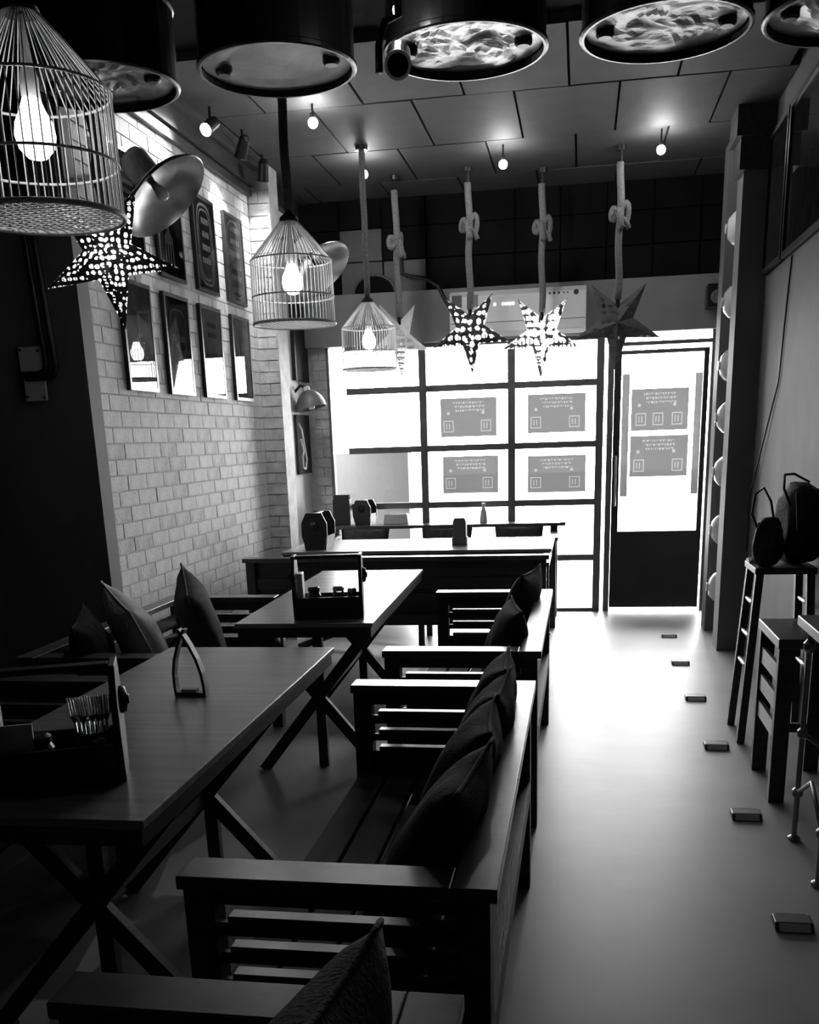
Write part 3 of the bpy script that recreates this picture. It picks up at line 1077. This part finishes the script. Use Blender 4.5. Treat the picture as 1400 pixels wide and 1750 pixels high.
cage_lamp('large birdcage pendant with a dull glowing bulb, beside the fine-cut paper star', (-1.31, 2.50, 2.05), 'bulb_dim', 1, 'rope_dark')
cage_lamp('birdcage pendant with a bright bulb before the brick pillar', (-1.33, 4.80, 2.03), 'bulb', 4, 'rope_dark')
cage_lamp('small birdcage pendant with a bright bulb against the window', (-1.47, 7.20, 1.975), 'bulb', 4, 'rope')


# ------------------------------------------------------------------ paper stars
def star_lantern(label, c, Rs, m, lit, top_z=None, tilt=0.0, knot=True, yaw=0.0, knot_f=0.62):
    t = thing('star_lantern', label, 'star lantern', c, yaw, 'five-pointed paper star lanterns')
    ri, th = Rs * 0.36, Rs * 0.28
    ring = []
    for i in range(10):
        a = -PI / 2 + tilt + i * PI / 5
        r = Rs if i % 2 == 0 else ri
        ring.append(Vector((r * math.cos(a), 0, r * math.sin(a))))
    for side, nm in ((-1, 'front_shell'), (1, 'back_shell')):
        bm = bmesh.new()
        ap = bm.verts.new((0, side * th, 0))
        vs = [bm.verts.new(p) for p in ring]
        for i in range(10):
            bm.faces.new((ap, vs[i], vs[(i + 1) % 10]))
        obj(nm, bm, m, t)
    top = ri * 0.98
    bm = bmesh.new()
    lathe(bm, [(0, top - 0.02), (0.014, top - 0.02), (0.016, top + 0.05), (0, top + 0.05)], 12)
    obj('socket', bm, 'black_metal', t)
    if lit > 0:
        ld = bpy.data.lights.new('star_bulb', 'POINT')
        ld.energy = lit
        ld.shadow_soft_size = 0.025
        lo = bpy.data.objects.new('star_bulb', ld)
        C.objects.link(lo)
        lo.parent = t
    zt = (top_z if top_z else CZ) - c[2] - 0.012
    z0 = top + 0.045
    z1 = zt - 0.10
    bm = bmesh.new()
    n = 16
    tube(bm, [(0.006 * math.sin(i * 0.7), 0.0, z0 + (z1 - z0) * i / n) for i in range(n + 1)], 0.025, 8)
    rp = obj('rope', bm, 'rope', t, smooth=True)
    if knot:
        zk = z0 + (z1 - z0) * knot_f
        pts = []
        for i in range(36):
            a = 2 * PI * i / 36
            pts.append((0.034 * (math.sin(a) + 0.9 * math.sin(2 * a)), 0.026 * (math.cos(a) - 0.9 * math.cos(2 * a)) - 0.004,
                        zk + 0.05 * math.sin(3 * a) + 0.03 * math.cos(a)))
        bm = bmesh.new()
        tube(bm, pts, 0.022, 8, closed=True)
        obj('knot', bm, 'rope', rp, smooth=True)
        bm = bmesh.new()
        tube(bm, [(0.02, -0.02, zk - 0.02), (0.05, -0.02, zk - 0.06), (0.062, -0.01, zk - 0.09)], 0.018, 8)
        obj('rope_tail', bm, 'rope', rp, smooth=True)
    bm = bmesh.new()
    tube(bm, [(0, 0, z1 - 0.01), (0, 0, zt - 0.01)], 0.010, 8)
    lathe(bm, [(0, zt - 0.03), (0.03, zt - 0.03), (0.035, zt + 0.02), (0, zt + 0.02)], 14)
    obj('ceiling_hook', bm, 'black_metal', t)
    return t


p = on_y(186, 437, 3.80)
star_lantern('finely pierced glowing paper star hanging beside the large birdcage', p, 0.262, 'star0', 7.0, knot=False, tilt=0.13, yaw=0.30, top_z=2.778)
p = on_y(683, 578, 8.02)
star_lantern('clear whitish paper star hanging beside the small birdcage', p, 0.30, 'star1', 0.0, tilt=0.05, yaw=0.85, knot_f=0.58)
p = on_y(804, 566, 7.95)
star_lantern('black paper star with big cut windows before the air conditioner', p, 0.31, 'star2', 10.0, tilt=0.04, knot_f=0.66)
p = on_y(926, 572, 8.15)
star_lantern('pale glowing paper star before the air conditioner end', p, 0.32, 'star3', 10.0, tilt=-0.02, knot_f=0.66)
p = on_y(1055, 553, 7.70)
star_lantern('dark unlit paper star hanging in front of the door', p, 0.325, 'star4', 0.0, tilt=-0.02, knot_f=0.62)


# ------------------------------------------------------------------ hanging drums
def drum(label, loc, kind, seed, top):
    t = thing('hanging_drum', label, 'drum lamp', loc, seed * 0.7, 'black drums hung from the ceiling')
    r = 0.272
    bm = bmesh.new()
    prof = [(r, 0.0), (r + 0.008, 0.004), (r + 0.008, 0.016), (r, 0.022), (r, top * 0.48), (r + 0.006, top * 0.5), (r, top * 0.52), (r, top),
            (0, top), (0, top - 0.01), (r - 0.008, top - 0.01), (r - 0.008, 0.0)]
    lathe(bm, prof + [prof[0]], 48)
    obj('shell', bm, 'drum', t, smooth=False)
    bm = bmesh.new()
    rings, prev = 14, None
    for i in range(rings + 1):
        rr = (r - 0.012) * i / rings
        cur = []
        n = 1 if i == 0 else 48
        for j in range(n):
            a = 2 * PI * j / 48
            x, y = rr * math.cos(a), rr * math.sin(a)
            if kind == 'lid':
                z = 0.022 + 0.010 * (1 if rr < 0.2 else 0) + 0.002 * noise.noise(Vector((x * 9, y * 9, seed)))
            else:
                f = 1 - (rr / r) ** 4
                z = 0.024 + f * (0.022 * noise.noise(Vector((x * 7, y * 7, seed))) + 0.018 * abs(noise.noise(Vector((x * 16, y * 16, seed + 4)))))
            cur.append(bm.verts.new((x, y, z)))
        if prev:
            for j in range(48):
                j2 = (j + 1) % 48
                if len(prev) == 1:
                    bm.faces.new((prev[0], cur[j], cur[j2]))
                else:
                    bm.faces.new((prev[j], cur[j], cur[j2], prev[j2]))
        prev = cur
    obj('lid' if kind == 'lid' else 'foil_lining', bm, {'lid': 'lid', 'foil': 'foil', 'dull': 'foil_dull', 'dark': 'foil_dull'}[kind], t, smooth=(kind == 'lid'))
    for u in (-1, 1):
        bm = bmesh.new()
        lathe(bm, [(0, 0.004), (0.022, 0.004), (0.030, 0.012), (0.030, 0.04), (0, 0.04)], 18)
        b = obj('bung', bm, 'black_metal', t)
        b.location = (0.195 * u * math.cos(-seed * 0.7), 0.195 * u * math.sin(-seed * 0.7), 0.0)
    bm = bmesh.new()
    tube(bm, [(0, 0, top - 0.005), (0, 0, CZ - loc[2] + 0.035)], 0.02, 8)
    obj('hanger_rod', bm, 'steel', t, smooth=True)
    return t


DZ = 2.75
for i, (x, kind, lab) in enumerate(((-1.735, 'dark', 'black hanging drum partly behind the large birdcage'),
                                    (-1.075, 'lid', 'black hanging drum with a plain grey lid and two bungs'),
                                    (-0.41, 'foil', 'black hanging drum lined with bright crumpled foil beside the black spotlight can'),
                                    (0.25, 'dull', 'black hanging drum lined with dull foil, above the aisle'),
                                    (0.835, 'dark', 'black hanging drum by the right wall'))):
    drum(lab, (x, 3.85, DZ), kind, i, 0.50)

# ------------------------------------------------------------------ ceiling lamps
def spot_lamp(label, p, drop_top, power, radius=0.028):
    t = thing('ceiling_spot', label, 'ceiling lamp', (p.x, p.y, p.z), 0, 'small bare bulbs on ceiling stems')
    bm = bmesh.new()
    tube(bm, [(0, 0, 0.03), (0, 0, CZ - p.z)], 0.006, 6)
    obj('stem', bm, 'black_metal', t)
    bm = bmesh.new()
    lathe(bm, [(0, 0.018), (0.016, 0.018), (0.016, 0.05), (0, 0.05)], 12)
    obj('socket', bm, 'black_metal', t)
    bm = bmesh.new()
    lathe(bm, [(radius * math.sin(PI * i / 10) if 0 < i < 10 else 0, -radius * math.cos(PI * i / 10)) for i in range(11)], 16)
    obj('bulb', bm, 'spot_bulb', t, smooth=True)
    return t


for (px, py, z, lab) in ((535, 210, 3.27, 'bare ceiling bulb nearest the hanging drums'),
                         (860, 281, 3.25, 'bare ceiling bulb above the cut-window paper star'),
                         (1130, 256, 3.25, 'bare ceiling bulb on a stem near the door side'),
                         (622, 298, 3.25, 'bare ceiling bulb behind the small birdcage cord')):
    spot_lamp(lab, on_z(px, py, z), CZ, 0)


def track_spot(label, p, target, power, lit=True, size=0.8):
    """Black can on a stem; p = can centre; beam along target."""
    t = thing('track_spot', label, 'spotlight', (p.x, p.y, p.z), 0, 'black spotlight cans under the ceiling')
    d = (Vector(target) - p).normalized()
    q = d.to_track_quat('-Z', 'Y')
    bm = bmesh.new()
    tube(bm, [(0, 0, 0.03), (0, 0, CZ - p.z)], 0.008, 8)
    obj('stem', bm, 'black_metal', t)
    bm = bmesh.new()
    lathe(bm, [(0, 0.07), (0.022, 0.07), (0.034, 0.05), (0.038, -0.055), (0.041, -0.06), (0.036, -0.06), (0.031, 0.02), (0, 0.02)], 20)
    h = obj('can', bm, 'black_metal', t, smooth=False)
    h.rotation_mode = 'QUATERNION'
    h.rotation_quaternion = q
    bm = bmesh.new()
    lathe(bm, [(0, -0.018), (0.026, -0.014), (0.026, 0.015), (0, 0.015)], 16)
    g = obj('lens', bm, 'spot_bulb' if lit else 'black_metal', t)
    g.rotation_mode = 'QUATERNION'
    g.rotation_quaternion = q
    if lit:
        ld = bpy.data.lights.new('spot_beam', 'SPOT')
        ld.energy = power
        ld.spot_size = size
        ld.spot_blend = 0.8
        ld.shadow_soft_size = 0.02
        lo = bpy.data.objects.new('spot_beam', ld)
        C.objects.link(lo)
        lo.parent = t
        lo.location = d * 0.07
        lo.rotation_mode = 'QUATERNION'
        lo.rotation_quaternion = q
    return t


track_spot('black spotlight can aimed at the pictures, nearest the hanging drums', on_z(360, 215, 3.27), (XL, 5.55, 2.85), 50, size=1.3)
track_spot('black spotlight can aimed at the pictures, middle of three', on_z(415, 252, 3.27), (XL, 6.85, 2.8), 55, size=1.2)
track_spot('black spotlight can aimed at the brick pillar', on_z(450, 292, 3.27), (-2.28, 7.43, 2.75), 40, size=1.1)

# black can in front of the foil drum
t = thing('spotlight_can', 'black spotlight can with a ring-rimmed dark mouth beside the foil drum', 'spotlight', (-0.565, 3.38, 2.60))
d = Vector((0.12, -0.86, -0.5)).normalized()
q = d.to_track_quat('-Z', 'Y')
for nm, m, prof in (('can', 'black_metal', [(0, 0.08), (0.03, 0.08), (0.037, 0.06), (0.037, -0.06), (0.030, -0.06), (0.028, 0.05), (0, 0.05)]),
                    ('rim', 'steel_white', [(0.032, -0.058), (0.040, -0.058), (0.040, -0.068), (0.032, -0.068), (0.032, -0.058)])):
    bm = bmesh.new()
    lathe(bm, prof, 24)
    h = obj(nm, bm, m, t)
    h.rotation_mode = 'QUATERNION'
    h.rotation_quaternion = q
bm = bmesh.new()
tube(bm, [(-0.06, 0, -0.03), (-0.062, 0.02, 0.05), (-0.04, 0.02, 0.11), (0.0, 0.02, 0.12), (0.0, 0.02, CZ - 2.60 + 0.035)], 0.012, 8)
obj('yoke', bm, 'black_metal', t, smooth=True)
sp = on_y(678, 17, 3.5)
t2 = thing('ceiling_spot', 'bare ceiling bulb above the foil drum and black can', 'ceiling lamp', sp, 0, 'small bare bulbs on ceiling stems')
bm = bmesh.new()
lathe(bm, [(0.012 * math.sin(PI * i / 8) if 0 < i < 8 else 0, -0.016 * math.cos(PI * i / 8)) for i in range(9)], 12)
obj('bulb', bm, 'spot_bulb', t2, smooth=True)
bm = bmesh.new()
tube(bm, [(0, 0, 0.012), (0, 0, CZ + 0.033 - sp.z)], 0.006, 6)
obj('stem', bm, 'black_metal', t2)


# ------------------------------------------------------------------ dish lamps on the left wall
def dish_lamp(label, c, n_cam, anchor, Rd, neck=0.16, depth=0.10, dome=False):
    t = thing('dish_lamp', label, 'wall lamp', c, 0, 'steel dish lamps on the left wall')
    nrm = (ROT @ Vector(n_cam)).normalized()
    q = nrm.to_track_quat('-Z', 'Y')
    nr = 0.025 if dome else 0.075
    parts = (('shade', 'steel', [(Rd, 0.0), (Rd + 0.006, 0.006), (Rd * 0.92, 0.03), (Rd * 0.6, depth * 0.75), (0.07, depth), (0.0, depth), (0.0, depth - 0.006),
                                 (0.07, depth - 0.006), (Rd * 0.58, depth * 0.75 - 0.006), (Rd * 0.9, 0.026), (Rd, 0.0)], True),
             ('neck', 'steel_white', [(0, depth - 0.002), (nr, depth - 0.002), (nr, depth + neck * 0.8), (nr * 0.8, depth + neck), (0, depth + neck)], False),
             ('bulb', 'plate', [(0, -0.01), (0.02, -0.005), (0.032, 0.02), (0.026, 0.045), (0.015, depth - 0.005), (0, depth - 0.005)], True))
    for nm, m, prof, sm in parts:
        if dome and nm == 'shade':
            m = 'frame'
            prof = [(Rd * math.cos(PI / 2 * i / 8), depth * math.sin(PI / 2 * i / 8)) for i in range(9)] + [((Rd - 0.005) * math.cos(PI / 2 * i / 8), (depth - 0.005) * math.sin(PI / 2 * i / 8)) for i in range(8, -1, -1)]
            prof.append(prof[0])
        bm = bmesh.new()
        lathe(bm, prof, 40)
        o = obj(nm, bm, m, t, smooth=sm)
        o.rotation_mode = 'QUATERNION'
        o.rotation_quaternion = q
    a = -nrm * (depth + neck * 0.8)
    b = Vector(anchor) - Vector(c)
    bm = bmesh.new()
    tube(bm, [a, a * 0.5 + b * 0.5 + Vector((0, 0, 0.03)), b], 0.012, 8)
    obj('arm', bm, 'black_metal', t, smooth=True)
    return t


c = on_y(283, 338, 5.15)
dish_lamp('big steel dish lamp with square neck hiding a framed picture', c, (0.65, -0.75, -0.05), (XL - 0.004, c.y + 0.25, c.z + 0.2), 0.245)
c = on_y(548, 462, 7.62)
dish_lamp('big steel dish lamp on the brick pillar behind a birdcage', c, (0.573, -0.81, 0.126), (-2.204, 7.56, c.z + 0.22), 0.25)
c = on_y(524, 697, 8.30)
dish_lamp('small dark dome lamp above the little black painting', Vector((-2.215, 8.36, 1.765)), (0.25, -0.95, -0.2), (XL - 0.004, 8.36, 1.90), 0.125, neck=0.03, depth=0.15, dome=True)

# little black painting with a pale motif, tall dark board above it
t = thing('small_painting', 'small black painting with a pale curling motif on white wall', 'painting', (XL + 0.001, 8.47, 1.48))
bx('canvas', 'art_dark', t, 0.0, 0.022, -0.20, 0.20, -0.24, 0.24)
bm = bmesh.new()
tube(bm, [(0.024, -0.16, 0.17), (0.024, -0.08, 0.12), (0.024, -0.02, -0.02), (0.024, 0.03, -0.12), (0.024, -0.02, -0.2), (0.024, -0.09, -0.19),
          (0.024, -0.1, -0.1), (0.024, -0.05, -0.05), (0.024, -0.12, 0.04)], 0.012, 6)
obj('motif', bm, 'art_white', t, smooth=True)
t = thing('wall_board', 'tall dark board on white wall above the dome lamp', 'board', (XL + 0.001, 8.52, 1.99))
bx('board', 'dark_board', t, 0.0, 0.03, -0.2, 0.2, 0.0, 0.60, bevel=0.003)
bx('board_edge', 'picture_frame', t, 0.0, 0.034, -0.21, -0.2, 0.0, 0.60)

# conduit box on the grey pier
t = thing('conduit_box', 'galvanised junction box with two black pipes on the grey pier', 'junction box', (-2.595, 4.679, 1.85))
bx('backing', 'black_metal', t, -0.075, 0.045, -0.035, 0.0, -0.12, 0.125)
bx('cover', 'steel_white', t, -0.055, 0.055, -0.05, -0.035, 0.015, 0.125, bevel=0.002)
bx('cover', 'steel_white', t, -0.045, 0.062, -0.05, -0.035, -0.12, -0.01, bevel=0.002)
for x, z in ((-0.045, 0.112), (0.045, 0.105), (-0.035, -0.10), (0.05, -0.105)):
    bm = bmesh.new()
    lathe(bm, [(0, 0), (0.006, 0), (0.006, 0.004), (0, 0.004)], 10)
    s = obj('screw', bm, 'black_metal', t)
    s.location = (x, -0.05, z)
    s.rotation_euler = (PI / 2, 0, 0)
for dx in (0.0, 0.045):
    bm = bmesh.new()
    X = 0.085 + dx
    zr = 0.0 + dx * -0.35
    pts = [(-0.03, -0.055, zr), (X - 0.05, -0.055, zr)]
    for i in range(1, 7):
        a = PI / 2 * i / 6
        pts.append((X - 0.05 + 0.05 * math.sin(a), -0.055, zr + 0.05 - 0.05 * math.cos(a)))
    pts.append((X - 0.03, -0.055, 0.6))
    pts.append((X - 0.05, -0.055, CZ - 1.85 + 0.03))
    tube(bm, pts, 0.016, 10)
    obj('pipe', bm, 'black_metal', t, smooth=True)

# ------------------------------------------------------------------ shop-front fittings
t = thing('air_conditioner', 'white split air conditioner on the grey soffit above the window', 'air conditioner', (-0.52, YF - 0.10, 2.27))
bm = bmesh.new()
prism(bm, [(0.0, 0.02), (-0.10, 0.0), (-0.17, 0.03), (-0.19, 0.10), (-0.185, 0.30), (-0.15, 0.34), (0.0, 0.345)], lambda u, v, q: (q, u, v), -0.54, 0.54)
obj('body', bm, 'ac', t, bevel=0.006)
bm = bmesh.new()
prism(bm, [(-0.10, -0.003), (-0.168, 0.026), (-0.172, 0.034), (-0.10, 0.004)], lambda u, v, q: (q, u, v), -0.50, 0.50)
obj('flap', bm, 'white_frame', t)
bx('seam', 'frame', t, -0.535, 0.535, -0.1915, -0.186, 0.098, 0.103)
for i, (x, s) in enumerate(((0.21, 0.012), (0.255, 0.009), (0.29, 0.010), (0.325, 0.009), (0.365, 0.006), (0.395, 0.006), (0.46, 0.020))):
    bm = bmesh.new()
    lathe(bm, [(0, 0), (s, 0), (s, 0.003), (0, 0.003)], 14)
    o = obj('printed_mark', bm, 'ac_print', t)
    o.location = (x, -0.1835, 0.29)
    o.rotation_euler = (PI / 2, 0, 0)
bx('sticker', 'pale_panel', t, -0.52, -0.44, -0.190, -0.186, 0.22, 0.31)
bx('sticker', 'soffit', t, -0.40, -0.31, -0.190, -0.186, 0.22, 0.31)
bx('display', 'led', t, -0.185, -0.17, -0.190, -0.186, 0.222, 0.24)
for i in range(4):
    bx('display', 'led', t, -0.12 + i * 0.026, -0.102 + i * 0.026, -0.190, -0.186, 0.222, 0.24)
t = thing('wall_speaker', 'small black speaker box on the soffit over the door', 'speaker', (1.015, YF - 0.10, 2.40))
bx('cabinet', 'black_metal', t, -0.075, 0.075, -0.14, 0.0, 0.0, 0.17, bevel=0.004)
bm = bmesh.new()
lathe(bm, [(0, 0), (0.05, 0), (0.05, 0.008), (0.035, 0.004), (0, 0.010)], 20)
o = obj('cone', bm, 'frame', t, smooth=True)
o.location = (0, -0.141, 0.075)
o.rotation_euler = (PI / 2, 0, 0)
bx('badge', 'steel', t, 0.0, 0.012, -0.146, -0.14, 0.145, 0.153)
t = thing('arch_board', 'dark half-round board with pale rim standing on the soffit shelf', 'board', (-1.71, YF - 0.078, 2.66))
arc = [(0.17 * math.cos(PI * i / 24), 0.135 * math.sin(PI * i / 24)) for i in range(25)]
bm = bmesh.new()
prism(bm, arc, lambda u, v, q: (u, q, v), -0.006, 0.012)
obj('panel', bm, 'dark_panel', t)
bm = bmesh.new()
tube(bm, [(u * 1.02, -0.006, v * 1.02 + 0.002) for u, v in arc], 0.010, 8)
obj('rim', bm, 'pale_panel', t, smooth=True)
bm = bmesh.new()
tube(bm, [(-1.50, YF - 0.075, 3.2), (-1.47, YF - 0.08, 2.80), (-1.40, YF - 0.09, 2.77), (-1.28, YF - 0.10, 2.75), (-1.17, YF - 0.11, 2.68), (-1.12, YF - 0.12, 2.58), (-1.07, YF - 0.13, 2.50)], 0.016, 8)
o = obj('refrigerant_hose', bm, 'black_metal', None, smooth=True)
tag(o, 'black hose curving down to the end of the air conditioner', 'hose')

# ------------------------------------------------------------------ right side
ords = ('topmost of the seven', 'second from the top', 'third from the top', 'middle one of seven', 'third from the floor', 'second from the floor', 'lowest, just above the floor')
for w_, z in zip(ords, (2.79, 2.33, 1.92, 1.57, 1.20, 0.79, 0.37)):
    t = thing('enamel_bowl', 'white domed enamel bowl in the line by the door, ' + w_, 'bowl', (1.046, 7.60, z), 0, 'white bowls in a line between the columns')
    t.rotation_euler = (0, -PI / 2, 0)
    bm = bmesh.new()
    lathe(bm, [(0.125, 0.0), (0.132, 0.006), (0.122, 0.018), (0.098, 0.062), (0.06, 0.094), (0.0, 0.104)], 32)
    o = obj('dome', bm, 'plate', t, smooth=True)
    bm = bmesh.new()
    lathe(bm, [(0, 0.10), (0.030, 0.10), (0.032, 0.112), (0.026, 0.112), (0.024, 0.105), (0, 0.105)], 20)
    obj('foot_ring', bm, 'plate', o, smooth=True)
for lab, y0, y1, gm in (('black framed wall board next to the column, high on the right wall', 6.42, 7.02, 'art_dark'),
                        ('black framed wall board with glass, high on the right wall, nearer the drums', 4.6, 6.38, 'art_dark')):
    t = thing('wall_board', lab, 'board', (XR, (y0 + y1) / 2, 2.41), 0, 'black boards on the right wall')
    h = (y1 - y0) / 2
    bx('panel', gm, t, -0.02, 0.0, -h, h, 0.0, 0.78)
    bm = bmesh.new()
    for a, b, c_, d_ in ((-h, -h + 0.03, 0, 0.78), (h - 0.03, h, 0, 0.78), (-h + 0.03, h - 0.03, 0, 0.03), (-h + 0.03, h - 0.03, 0.75, 0.78)):
        box(bm, -0.035, -0.02, a, b, c_, d_)
    obj('frame', bm, 'picture_frame', t)
    bm = bmesh.new()
    bm.faces.new([bm.verts.new((-0.025, a, b)) for a, b in ((-h + 0.03, 0.03), (-h + 0.03, 0.75), (h - 0.03, 0.75), (h - 0.03, 0.03))])
    obj('glass', bm, 'pic_glass', t)
bm = bmesh.new()
tube(bm, [(XR - 0.006, 6.2, 2.40), (XR - 0.008, 6.33, 1.75), (XR - 0.02, 6.7, 1.35), (XR - 0.04, 6.95, 1.02), (XR - 0.02, 6.98, 0.7)], 0.005, 6)
o = obj('hanging_cable', bm, 'black_metal', None, smooth=True)
tag(o, 'thin black cable trailing down the right wall', 'cable')


def plank_stool(label, x0, x1, y0, y1, h, leg=0.062, slats=(0.30, 0.42, 0.54)):
    t = thing('bar_stool', label, 'stool', ((x0 + x1) / 2, (y0 + y1) / 2, 0), 0, 'stools along the right wall')
    a, b = (x1 - x0) / 2, (y1 - y0) / 2
    bx('seat', 'wood_top', t, -a, a, -b, b, h - 0.04, h, bevel=0.003)
    for sx in (-1, 1):
        for sy in (-1, 1):
            x = sx * (a - leg / 2 - 0.005)
            y = sy * (b - 0.02 - 0.005)
            bx('leg', 'wood', t, x - leg / 2, x + leg / 2, y - 0.02, y + 0.02, 0.0, h - 0.039)
    for z in slats:
        for sx in (-1, 1):
            x = sx * (a - 0.02)
            bx('side_slat', 'wood_top', t, x - 0.008, x + 0.008, -b + 0.045, b - 0.045, z - 0.035, z + 0.035)
    bx('foot_rail', 'wood', t, -a + 0.067, a - 0.067, b - 0.04, b - 0.015, 0.18, 0.22)
    return t


def ladder_stool(label, x0, x1, y0, y1, h):
    t = thing('bar_stool', label, 'stool', ((x0 + x1) / 2, (y0 + y1) / 2, 0), 0, 'stools along the right wall')
    a, b = (x1 - x0) / 2, (y1 - y0) / 2
    bx('seat', 'wood', t, -a, a, -b, b, h - 0.03, h, bevel=0.003)
    for sx in (-1, 1):
        for sy in (-1, 1):
            bm = bmesh.new()
            bar(bm, (sx * (a + 0.02), sy * b * 1.05, 0), (sx * (a - 0.025), sy * (b - 0.03), h - 0.029), 0.036, 0.036, Vector((0, 1, 0)))
            obj('leg', bm, 'wood', t)
    for sx in (-1, 1):
        for f in (0.43, 0.60, 0.79):
            x = sx * (a + 0.02 - 0.045 * f)
            y = b * 1.05 - (b * 1.05 - b + 0.03) * f
            bm = bmesh.new()
            tube(bm, [(x, -y, f * h), (x, y, f * h)], 0.012, 8)
            obj('rung', bm, 'steel', t, smooth=True)
    return t


ladder_stool('tall dark stool with ladder rungs carrying the black bags', 0.82, 1.10, 4.88, 5.20, 0.86)
plank_stool('dark wooden stool with broad plank legs and slatted sides', 0.785, 1.08, 4.03, 4.50, 0.69)
# iron-legged stool
t = thing('bar_stool', 'stool on thin turned iron legs with a bright seat edge', 'stool', (0.95, 3.44, 0), 0, 'stools along the right wall')
bx('seat', 'wood_top', t, -0.175, 0.17, -0.24, 0.24, 0.815, 0.85, bevel=0.003)
for sx, sy in ((-1, -1), (-1, 1), (1, -1), (1, 1)):
    bm = bmesh.new()
    x, y = sx * 0.135, sy * 0.20
    prof = [(0, 0), (0.022, 0), (0.022, 0.012), (0.010, 0.02), (0.010, 0.17), (0.020, 0.18), (0.020, 0.20), (0.010, 0.21), (0.010, 0.40), (0.019, 0.41),
            (0.019, 0.43), (0.010, 0.44), (0.010, 0.72), (0.022, 0.735), (0.022, 0.755), (0.010, 0.77), (0.010, 0.816), (0, 0.816)]
    lathe(bm, prof, 14, x, y)
    obj('leg', bm, 'iron', t, smooth=False)
for sy in (-1, 1):
    bm = bmesh.new()
    tube(bm, [(-0.135, sy * 0.20, 0.42), (0, sy * 0.20, 0.32), (0.135, sy * 0.20, 0.42)], 0.008, 8)
    obj('brace', bm, 'iron', t, smooth=True)
for sx in (-1, 1):
    bm = bmesh.new()
    tube(bm, [(sx * 0.135, -0.20, 0.19), (sx * 0.135, 0.0, 0.30), (sx * 0.135, 0.20, 0.19)], 0.008, 8)
    obj('brace', bm, 'iron', t, smooth=True)


def bag(label, loc, rz, w, d, h, m, seed, strap):
    t = thing('shoulder_bag', label, 'bag', loc, rz, 'black bags piled on the stool')
    bm = bmesh.new()
    bmesh.ops.create_icosphere(bm, subdivisions=4, radius=1.0)
    for v in bm.verts:
        p = v.co.copy()
        q = Vector([math.copysign(abs(c) ** 0.6, c) for c in p])
        z = q.z
        k = 1 - 0.22 * max(0, z)
        n = noise.noise(p * 1.8 + Vector((seed, 0, 0))) * 0.10 + noise.noise(p * 4 + Vector((0, seed, 0))) * 0.045
        v.co = Vector((q.x * w / 2 * k * (1 + n), q.y * d / 2 * k * (1 + n), max(0.0, (z * (1 + n * 0.6) + 1) * h / 2)))
    obj('body', bm, m, t, smooth=True)
    bm = bmesh.new()
    prism(bm, [(-w * 0.36, h * 0.9), (w * 0.36, h * 0.9), (w * 0.40, h * 0.45), (w * 0.3, h * 0.38), (-w * 0.3, h * 0.38), (-w * 0.40, h * 0.45)],
          lambda u, v_, q: (u, q - (0.02 if v_ < h * 0.6 else -0.03), v_), -d * 0.5, -d * 0.5 + 0.012)
    obj('flap', bm, m, t, bevel=0.004)
    bm = bmesh.new()
    tube(bm, strap, 0.006, 6)
    obj('strap', bm, 'fabric4', t, smooth=True)
    return t


bag('big black shoulder bag on the ladder-rung stool', (1.035, 5.06, 0.861), 0.3, 0.20, 0.24, 0.38, 'fabric4', 1.3,
    [(-0.09, -0.08, 0.28), (-0.13, -0.08, 0.36), (-0.10, -0.02, 0.42), (-0.03, 0.02, 0.42), (0.04, 0.0, 0.38)])
bag('small soft black bag at the aisle edge of the ladder-rung stool', (0.885, 4.965, 0.861), -0.4, 0.125, 0.14, 0.23, 'fabric4', 5.1,
    [(-0.05, 0.0, 0.17), (-0.09, 0.02, 0.24), (-0.085, 0.04, 0.33), (-0.05, 0.06, 0.36), (-0.01, 0.04, 0.30), (0.02, 0.0, 0.21)])
bm = bmesh.new()
n = 10
gv = [[bm.verts.new((-0.03 + 0.06 * i / n, -0.05 + 0.10 * j / n, 0.014 + 0.012 * noise.noise(Vector((i * 0.5, j * 0.5, 2))))) for j in range(n + 1)] for i in range(n + 1)]
for i in range(n):
    for j in range(n):
        bm.faces.new((gv[i][j], gv[i + 1][j], gv[i + 1][j + 1], gv[i][j + 1]))
r_ = bmesh.ops.extrude_face_region(bm, geom=bm.faces[:])
for v in [g for g in r_['geom'] if isinstance(g, bmesh.types.BMVert)]:
    v.co.z = 0.0
o = obj('paper_napkin', bm, 'paper')
o.location = (0.852, 5.13, 0.861)
tag(o, 'crumpled white napkin at the corner of the ladder-rung stool', 'napkin')

# road studs along the aisle
for i in range(6):
    y = 2.94 + 0.925 * i
    t = thing('road_stud', 'small reflective road stud on the aisle floor, ' + ('farthest of six from the door', 'fifth from the door', 'fourth from the door', 'third from the door', 'second from the door', 'nearest to the door')[i], 'road stud', (0.675, y, 0.0), 0, 'road studs in a line along the aisle')
    bm = bmesh.new()
    prism(bm, [(-0.055, 0), (0.055, 0), (0.030, 0.024), (-0.030, 0.024)], lambda u, v, q: (q, u, v), -0.058, 0.058)
    obj('body', bm, 'stud', t, bevel=0.005)
    for s in (-1, 1):
        bm = bmesh.new()
        prism(bm, [(s * 0.0528, 0.004), (s * 0.0545, 0.004), (s * 0.0335, 0.0235), (s * 0.032, 0.0225)], lambda u, v, q: (q, u, v), -0.046, 0.046)
        obj('lens', bm, 'stud_lens', t)
